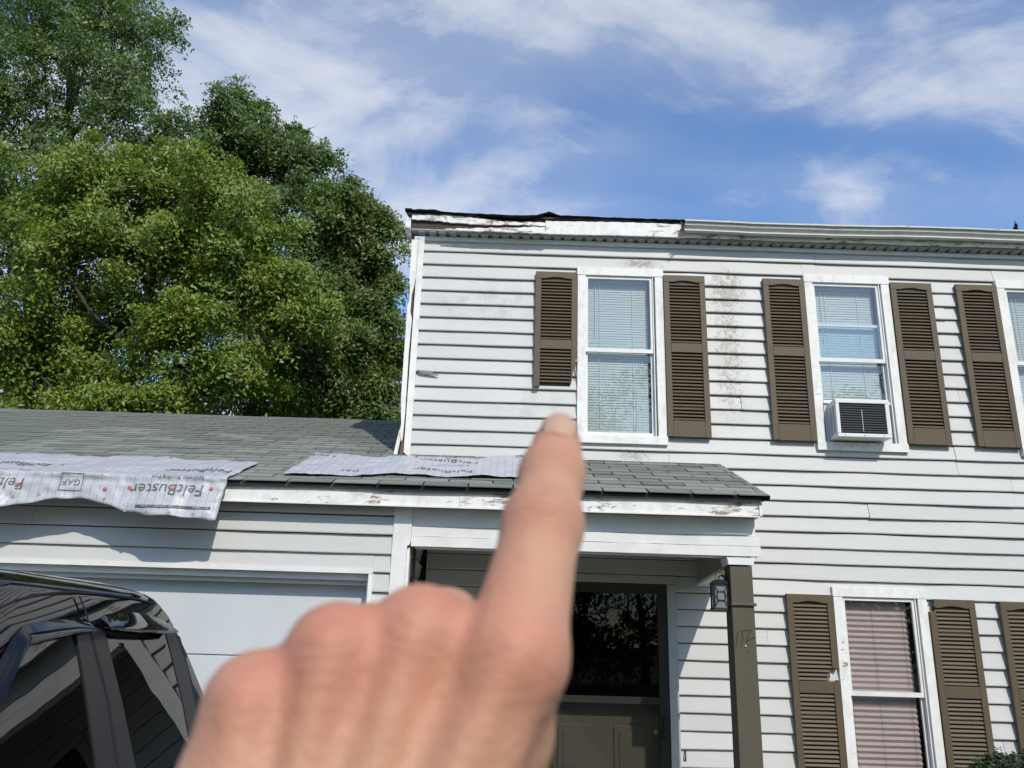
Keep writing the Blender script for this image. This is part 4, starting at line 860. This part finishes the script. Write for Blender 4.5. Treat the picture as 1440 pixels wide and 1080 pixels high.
def tree(name, label, base, lobes, nleaf, size, mat, seed, cat='tree', trunk_r=0.2, group=None, inner=0.5, squash=0.5, clump=(0.15, 18), sub=26):
    r = np.random.default_rng(seed); base = np.array(base, float)
    t = thing(name, label, cat, tuple(base), group)
    C = np.array([l[0] for l in lobes], float); RR = np.array([l[1] for l in lobes], float)
    top = C[:, 2].max(); cx = C.mean(0); limb = MB(); tr = MB()
    fork = np.array([base[0]*0.6+cx[0]*0.4, base[1]*0.6+cx[1]*0.4, base[2]+(C[:, 2].min()-base[2])*0.55+0.6])
    lead = np.array([cx[0], cx[1], top])
    mid = (fork+lead)/2+np.append(r.normal(size=2)*0.3, 0)
    tr.tube([base, (base+fork)/2+np.array([0.05, 0, 0]), fork, mid, lead], [trunk_r*1.15, trunk_r*0.9, trunk_r*0.75, trunk_r*0.4, trunk_r*0.08], 10).build('trunk', BARK, t, smooth=True)
    for c, rad in zip(C, RR):
        k = min(max((c[2]-rad-fork[2])/(lead[2]-fork[2]+1e-6), 0), 0.85)*0.8
        st = fork+(mid-fork)*min(k*2, 1)+(lead-mid)*max(k*2-1, 0)
        m1 = st*0.5+c*0.5+np.array([0, 0, -0.15*np.linalg.norm(c-st)])+r.normal(size=3)*0.12
        limb.tube([st, m1, c+r.normal(size=3)*0.1, c+(c-st)*0.15+np.array([0, 0, rad*0.4])], [trunk_r*0.34, trunk_r*0.2, trunk_r*0.10, trunk_r*0.02], 6)
        for _ in range(6):
            e = c+r.normal(size=3)*rad*0.55; limb.tube([m1*0.4+c*0.6, (c+e)/2+r.normal(size=3)*0.08, e], [trunk_r*0.12, trunk_r*0.07, trunk_r*0.02], 5)
    limb.build('branches', BARK, t, smooth=True)
    sprd, per = clump
    if sub:                                     # boughs radiate from each lobe; leaf sprays sit along them
        bo, bd, bl_ = [], [], []
        for c, rad in zip(C, RR):
            for _ in range(sub):
                dd = r.normal(size=3); dd[2] = dd[2]*0.8+0.15; dd /= np.linalg.norm(dd)
                bo.append(c+r.normal(size=3)*rad*0.28); bd.append(dd*np.array([1, 1, 0.85])); bl_.append(rad*(r.uniform(0.5, 1.15) if r.uniform() < 0.78 else r.uniform(1.15, 1.6)))
        bo, bd, bl_ = np.array(bo), np.array(bd), np.array(bl_)
        w = bl_**1.6; w /= w.sum(); nt = nleaf//per; li = r.choice(len(bo), nt, p=w); d = bd[li]
        k = r.uniform(0.12, 1.0, nt)**0.7; side = r.normal(size=(nt, 3))*np.array([1, 1, 0.6])
        tw = bo[li]+d*(k*bl_[li])[:, None]+side*(0.24*bl_[li]*(1.12-k))[:, None]; tw[:, 2] -= 0.22*bl_[li]*k**2*(0.4+np.abs(d[:, 0]))
        d = d+side*0.35; C = bo
    else:
        w = RR**2.0; w /= w.sum(); nt = nleaf//per; li = r.choice(len(C), nt, p=w)
        d = r.normal(size=(nt, 3)); d[:, 2] += 0.25; d /= np.linalg.norm(d, axis=1)[:, None]
        rad = inner+(1.02-inner)*r.uniform(0, 1, nt)**0.6
        tw = C[li]+d*(rad*RR[li]*(1+0.03*r.normal(size=nt)))[:, None]
    sn = d*0.55+np.array([0.13, -0.34, 0.62])+r.normal(size=d.shape)*0.35; sn /= np.linalg.norm(sn, axis=1)[:, None]
    sn = np.repeat(sn, per, 0); off = r.normal(size=(nt*per, 3))*sprd; off -= sn*(np.sum(off*sn, 1)*0.7)[:, None]
    off[:, 2] -= np.sum(off**2, 1)*0.5/max(sprd, 0.01)*0.5
    cent = np.repeat(tw, per, 0)+off
    nrm = sn+r.normal(size=cent.shape)*0.42; nrm /= np.linalg.norm(nrm, axis=1)[:, None]
    lobe_sh = r.normal(0, 0.13, len(C))
    sh = np.clip(np.repeat(r.normal(0.5, 0.15, nt)+lobe_sh[li], per)+r.normal(size=len(cent))*0.16, 0, 1)
    leaf_object('crown', cent, nrm, size, sh, mat, t, seed+1, squash)
    return t
def lob(Y, lst): 
    out = []
    for px, py, rp_ in lst:
        q = P(px, py, Y=Y); dist = np.linalg.norm(q-EYE); dy = random.uniform(-0.6, 0.6)*rp_*dist/FPX; k = (Y+dy)/Y
        out.append((EYE+(q-EYE)*k, rp_*dist/FPX*k))
    return out
LF1 = leaf_mat('dark_maple_leaf', (0.048, 0.092, 0.025), (0.165, 0.235, 0.065), 0.35)
LF2 = leaf_mat('bright_maple_leaf', (0.10, 0.155, 0.02), (0.255, 0.33, 0.052), 0.33)
LF3 = leaf_mat('mid_green_leaf', (0.055, 0.10, 0.02), (0.185, 0.245, 0.055), 0.36)
LFB = leaf_mat('boxwood_leaf', (0.012, 0.03, 0.008), (0.05, 0.085, 0.025), 0.15)
LFN = leaf_mat('needle', (0.012, 0.03, 0.012), (0.03, 0.055, 0.02), 0.1)
tree('maple_tree', 'tall dark green tree rising behind the garage, highest of them all', (-12.6, 21, 0),
     lob(21, [(60, 40, 105), (138, 30, 75), (182, 110, 58), (40, 160, 105), (130, 170, 95), (172, 55, 45), (-60, 100, 120), (20, 290, 95), (-50, 230, 110), (100, -80, 110), (0, -110, 120), (-20, 400, 100), (228, 180, 36), (90, 300, 80), (-30, 520, 90), (90, 545, 75)]), 150000, 0.125, LF1, 11, trunk_r=0.26)
tree('maple_tree', 'bright yellow-green tree in front of darker ones behind the garage roof', (-7.9, 15.5, 0),
     lob(15.5, [(95, 262, 50), (150, 245, 52), (215, 240, 52), (280, 262, 55), (335, 300, 60), (85, 345, 70), (170, 335, 75), (260, 340, 75), (345, 380, 70), (70, 440, 75), (160, 445, 75), (265, 455, 62), (385, 400, 48), (440, 440, 40), (40, 520, 75), (345, 505, 48), (150, 530, 60), (0, 470, 60), (185, 562, 42), (235, 545, 40), (120, 580, 40)]), 150000, 0.105, LF2, 23, trunk_r=0.2, inner=0.45)
tree('maple_tree', 'dark green tree with a rounded top behind the yellow-green one', (-6.2, 20, 0),
     lob(20, [(342, 152, 36), (310, 180, 42), (375, 185, 34), (400, 215, 36), (350, 235, 58), (428, 235, 28), (300, 240, 55), (418, 195, 22), (448, 225, 24), (410, 300, 60), (440, 330, 45), (300, 400, 70), (390, 480, 60), (300, 540, 50)]), 90000, 0.12, LF1, 37, trunk_r=0.2)
tree('maple_tree', 'mid green tree overhanging the garage ridge beside the upper storey', (-4.3, 18, 0),
     lob(18, [(488, 298, 32), (472, 272, 24), (512, 285, 22), (538, 318, 18), (520, 315, 26), (470, 345, 46), (520, 365, 36), (500, 410, 52), (455, 410, 42), (525, 440, 34), (500, 485, 50), (440, 500, 52), (535, 520, 30), (470, 550, 52), (385, 545, 50), (530, 565, 40), (555, 488, 18), (548, 400, 14)]), 100000, 0.11, LF3, 51, trunk_r=0.18)
for i, (px, py, rp_) in enumerate(((40, 590, 60), (260, 585, 45), (430, 590, 50), (520, 600, 45))):
    q = P(px, 600, Y=24); tree('understory_shrub', ['dark thicket showing under the tallest tree', 'dark thicket showing under the yellow-green tree', 'dark thicket showing under the round-topped tree', 'dark thicket showing beside the upper storey'][i], (q[0], 24, 0), lob(24, [(px, py-20, rp_), (px-40, py, rp_*0.9), (px+40, py+5, rp_*0.9), (px, py+60, rp_*1.3)]), 7000, 0.13, LF1, 70+i, 'shrub', 0.09, 'thickets behind the garage')
# clipped bush in front of the lower windows
q = P(1404, 1072, Y=6.0)
tree('boxwood_bush', 'clipped dark green bush below the lower window', (q[0]+0.12, 6.0, 0), [((q[0]+0.16, 6.0, 0.62), 0.44), ((q[0]-0.1, 5.95, 0.45), 0.4), ((q[0]+0.55, 6.0, 0.55), 0.45), ((q[0]+0.2, 6.0, 0.25), 0.42)], 90000, 0.036, LFB, 90, 'bush', 0.03, inner=0.75, clump=(0.03, 8), squash=0.6, sub=0)
# conifer whose tip shows over the roof
ct = P(1427, 310, Y=26.0); con = thing('conifer_tree', 'thin conifer tip showing above the main roof', 'tree', (ct[0], 26, 0))
MB().tube([(ct[0], 26, 0), (ct[0], 26, ct[2])], [0.3, 0.015], 8).build('trunk', BARK, con)
cc, cn = [], []
for i in range(14000):
    h = random.random()**0.7; z = ct[2]-0.1-h*(ct[2]-2); rmax = 0.03+(ct[2]-z)*0.15; a = random.uniform(0, 6.283); rr = rmax*random.random()**0.5*(0.7+0.3*math.sin(z*9))
    cc.append((ct[0]+rr*math.cos(a), 26+rr*math.sin(a), z-rr*0.25)); cn.append((math.cos(a)*0.4+random.gauss(0, 0.3), math.sin(a)*0.4+random.gauss(0, 0.3), 1))
cn = np.array(cn); cn /= np.linalg.norm(cn, axis=1)[:, None]
leaf_object('crown', np.array(cc), cn, 0.16, NR.uniform(0, 1, len(cc)), LFN, con, 5, 0.2)
# trees across the street: they show in the panes
for i, (x, y, h, rr) in enumerate(((-13, -21, 14.0, 3.4), (-6.5, -24, 13.0, 3.0), (0.5, -22, 13.8, 3.2), (6.5, -25, 15.5, 3.5), (13.5, -22, 13.8, 3.4), (20, -24, 15, 3.6))):
    rn = np.random.default_rng(200+i); lb_ = [((x+rn.normal()*rr*0.5, y+rn.normal()*rr*0.4, h*(0.30+0.57*k/8)), rr*(0.75-0.4*abs(k/8-0.3))) for k in range(9)]+[((x-3+k*1.5, y+1+rn.normal()*0.5, 1.3+rn.uniform(0, 1.6)), 1.5) for k in range(5)]
    tree('street_tree', ['broad tree across the road facing the garage door', 'shorter tree across the road facing the truck', 'round tree across the road facing the front door', 'tallest tree across the road', 'tree across the road facing the lower window', 'outermost tree across the road past the house end'][i], (x, y, 0), lb_, 26000, 0.22, LF3, 300+i, group='trees across the road', clump=(0.3, 20))

# ---------------------------------------------------------------- pointing hand (one continuous surface)
caps = []
def seg(a, ra, b, rb): caps.append((np.array(a, float), ra, np.array(b, float), rb))
iM, iP, iD, iT = CP(722, 925, .200), CP(763, 738, .237), CP(776, 668, .259), CP(783, 627, .272)
seg(iM, .0128, iP, .0108); seg(iP, .0110, iD, .0094); seg(iD, .0096, iT, .0084)
mM, rM, pM = CP(590, 897, .205), CP(472, 921, .200), CP(358, 992, .195)
def curl(Mc, r0, s, dx):
    a = Mc+np.array([dx, .010, .040])*s; b = a+np.array([0.001, .026, -.003])*s; c = b+np.array([0, .010, -.018])*s
    seg(Mc, r0, a, r0*.9); seg(a, r0*.92, b, r0*.82); seg(b, r0*.82, c, r0*.72)
curl(mM, .0122, 1.0, .003); curl(rM, .0116, .95, .002); curl(pM, .0104, .8, .003)
Wc = np.array([-.046, .118, .172]); nin = np.array([0, .44, .88])
for Mc, off, r0 in ((iM, .020, .0125), (mM, .007, .0125), (rM, -.006, .012), (pM, -.018, .0115)):
    w_ = Wc+np.array([off, 0, 0]); seg(Mc+nin*.002, r0*.96, w_, .0125); seg(Mc+nin*.012, r0*.95, w_+nin*.010, .0125)
    seg(Mc-nin*.0098, .0030, Wc*0.6+Mc*0.4-nin*.0108+np.array([off*.5, 0, 0]), .0024)       # extensor tendons
for a, b in ((iM, mM), (mM, rM), (rM, pM)):
    mid_ = (a+b)/2; seg(mid_+nin*.009+np.array([0, .012, -.004]), .0095, Wc*0.55+mid_*0.45+nin*.006, .0112)
hy = CP(345, 1120, .190); seg(pM+nin*.004, .0112, hy, .0155); seg(hy, .0155, Wc+np.array([-.022, .002, .004]), .0145)
tM, tI, tT = CP(695, 1035, .210), CP(690, 1000, .238), CP(600, 985, .250)
seg(Wc+np.array([.020, 0, .008]), .014, tM, .0145); seg(tM, .0125, tI, .0105); seg(tI, .0105, tT, .009); seg(iM+nin*.006, .011, tM, .012)
dirv = (Wc-mM)/np.linalg.norm(Wc-mM); el = Wc+dirv*.23
for o_ in (-.014, .014): seg(Wc+np.array([o_, 0, .004]), .0185, el+np.array([o_*1.6, 0, 0]), .032)
up_ = el+np.array([-.03, .02, -.22]); seg(el, .040, up_, .046)
def sdf_mesh(caps, h, k, lo, hi):
    nx, ny, nz = [int((b-a)/h)+1 for a, b in zip(lo, hi)]
    gx, gy, gz = [lo[i]+h*np.arange(n, dtype=np.float32) for i, n in enumerate((nx, ny, nz))]
    X = gx[:, None, None]; Y = gy[None, :, None]; Z = gz[None, None, :]; out = np.full((nx, ny, nz), 0.06, np.float32)
    for a, ra, b, rb in caps:
        mn = np.minimum(a-ra, b-rb)-0.03; mx = np.maximum(a+ra, b+rb)+0.03
        s = [slice(max(0, int((mn[i]-lo[i])/h)), max(0, min((nx, ny, nz)[i], int((mx[i]-lo[i])/h)+2))) for i in range(3)]
        if any(q.stop <= q.start for q in s): continue
        ab = b-a; L = ab@ab+1e-12
        dx, dy, dz = X[s[0]]-a[0], Y[:, s[1]]-a[1], Z[:, :, s[2]]-a[2]
        t = np.clip((dx*ab[0]+dy*ab[1]+dz*ab[2])/L, 0, 1)
        d = np.sqrt((dx-t*ab[0])**2+(dy-t*ab[1])**2+(dz-t*ab[2])**2)-(ra+(rb-ra)*t)
        o_ = out[s[0], s[1], s[2]]; hh = np.clip(0.5+0.5*(o_-d)/k, 0, 1); out[s[0], s[1], s[2]] = o_*(1-hh)+d*hh-k*hh*(1-hh)
    g = out; ins = g < 0
    cells = np.zeros((nx-1, ny-1, nz-1), np.int8)
    for i in (0, 1):
        for j in (0, 1):
            for l in (0, 1): cells += ins[i:nx-1+i, j:ny-1+j, l:nz-1+l]
    act = (cells > 0) & (cells < 8); idx = -np.ones(act.shape, np.int64); ci = np.argwhere(act); idx[act] = np.arange(len(ci))
    acc = np.zeros((len(ci), 3)); cnt = np.zeros(len(ci)); cor = [(i, j, l) for i in (0, 1) for j in (0, 1) for l in (0, 1)]
    for p in cor:
        for ax in range(3):
            if p[ax] == 0:
                q = list(p); q[ax] = 1; va = g[tuple((ci+p).T)]; vb = g[tuple((ci+q).T)]; c = (va < 0) != (vb < 0)
                t = np.where(c, va/(va-vb+1e-12), 0); pt = ci+np.array(p); e = np.zeros(3); e[ax] = 1
                acc += np.where(c[:, None], pt+t[:, None]*e, 0); cnt += c
    V = np.array(lo)+h*acc/cnt[:, None]; F = []
    for ax in range(3):
        u, v = (ax+1) % 3, (ax+2) % 3; sl0 = [slice(None)]*3; sl1 = [slice(None)]*3; sl0[ax] = slice(0, -1); sl1[ax] = slice(1, None)
        e = np.argwhere(ins[tuple(sl0)] != ins[tuple(sl1)]); ok = (e[:, u] > 0) & (e[:, v] > 0) & (e[:, u] < act.shape[u]) & (e[:, v] < act.shape[v]); e = e[ok]
        def at(du, dv): q = e.copy(); q[:, u] += du; q[:, v] += dv; return idx[tuple(q.T)]
        quad = np.stack([at(-1, -1), at(0, -1), at(0, 0), at(-1, 0)], 1); fl = ins[tuple(e.T)]; quad[~fl] = quad[~fl][:, ::-1]; F.append(quad[(quad >= 0).all(1)])
    return V, np.concatenate(F)
V, F = sdf_mesh(caps, 0.0017, 0.0060, (-.19, .0, -.22), (.05, .36, .31))
red = np.zeros(len(V))
for c_, r_, w_ in ((iM, .022, .9), (mM, .020, .75), (rM, .018, .75), (pM, .018, .6), (iP, .013, .6), (iD, .009, .35), (iT, .010, .55)):
    red += w_*np.exp(-np.sum((V-c_-(-nin*.008))**2, 1)/r_**2)
hm = bpy.data.meshes.new('hand'); hm.from_pydata([tuple(p) for p in cam2w(V)], [], [tuple(int(i) for i in f) for f in F]); hm.update()
at = hm.attributes.new('red', 'FLOAT', 'POINT'); at.data.foreach_set('value', np.clip(red, 0, 1).astype(np.float32))
def wv_(a): return tuple(float(q) for q in cam2w(np.asarray(a)))
def wd_(a): a = a/np.linalg.norm(a); return tuple(float(q) for q in a[0]*AX+a[1]*AD+a[2]*AF)
hm.materials.append(skin_mat([(wv_(iP-nin*.008), wd_(iD-iM), .010, 1500.0, 0.55), (wv_(iD-nin*.007), wd_(iT-iP), .007, 1700.0, 0.5), (wv_(iM-nin*.011), wd_(iP-iM), .014, 900.0, 0.06), (wv_(mM-nin*.010), wd_(mM-Wc), .012, 900.0, 0.07), (wv_(rM-nin*.010), wd_(rM-Wc), .012, 900.0, 0.07), (wv_(pM-nin*.009), wd_(pM-Wc), .010, 900.0, 0.07)])); hm.polygons.foreach_set('use_smooth', [True]*len(hm.polygons))
hand = ob('person', hm); tag(hand, 'bare hand and forearm with index finger pointing up at the house', 'person')
smo = hand.modifiers.new('smooth', 'SMOOTH'); smo.factor = 0.5; smo.iterations = 3
axf = (iT-iD)/np.linalg.norm(iT-iD); dor = -nin-axf*((-nin)@axf); dor /= np.linalg.norm(dor); sid = np.cross(axf, dor)
rows = []
for i in range(9):
    u = -1+2*i/8; row = []
    for j in range(9):
        v = -1+2*j/8; wd = 0.0062*(1-0.18*max(0, v)**2)*(1-0.25*max(0, -v)**3); a = u*0.92
        c_ = iT+axf*(0.0012+0.0066*v); row.append(tuple(cam2w(c_+sid*math.sin(a)*wd*1.22+dor*(0.0091*math.cos(a*0.9)-0.0014*v*v*(v > 0)+0.0004))))
    rows.append(row)
NAIL = M('fingernail', (0.50, 0.31, 0.215), 0.4, 0.04, 100, 0.05, 300, 0.5)
nl = MB().grid(rows).build('fingernail', NAIL, hand, smooth=True); sm_ = nl.modifiers.new('thickness', 'SOLIDIFY'); sm_.thickness = 0.0008
print('shingles', count, 'objects', len(bpy.data.objects))
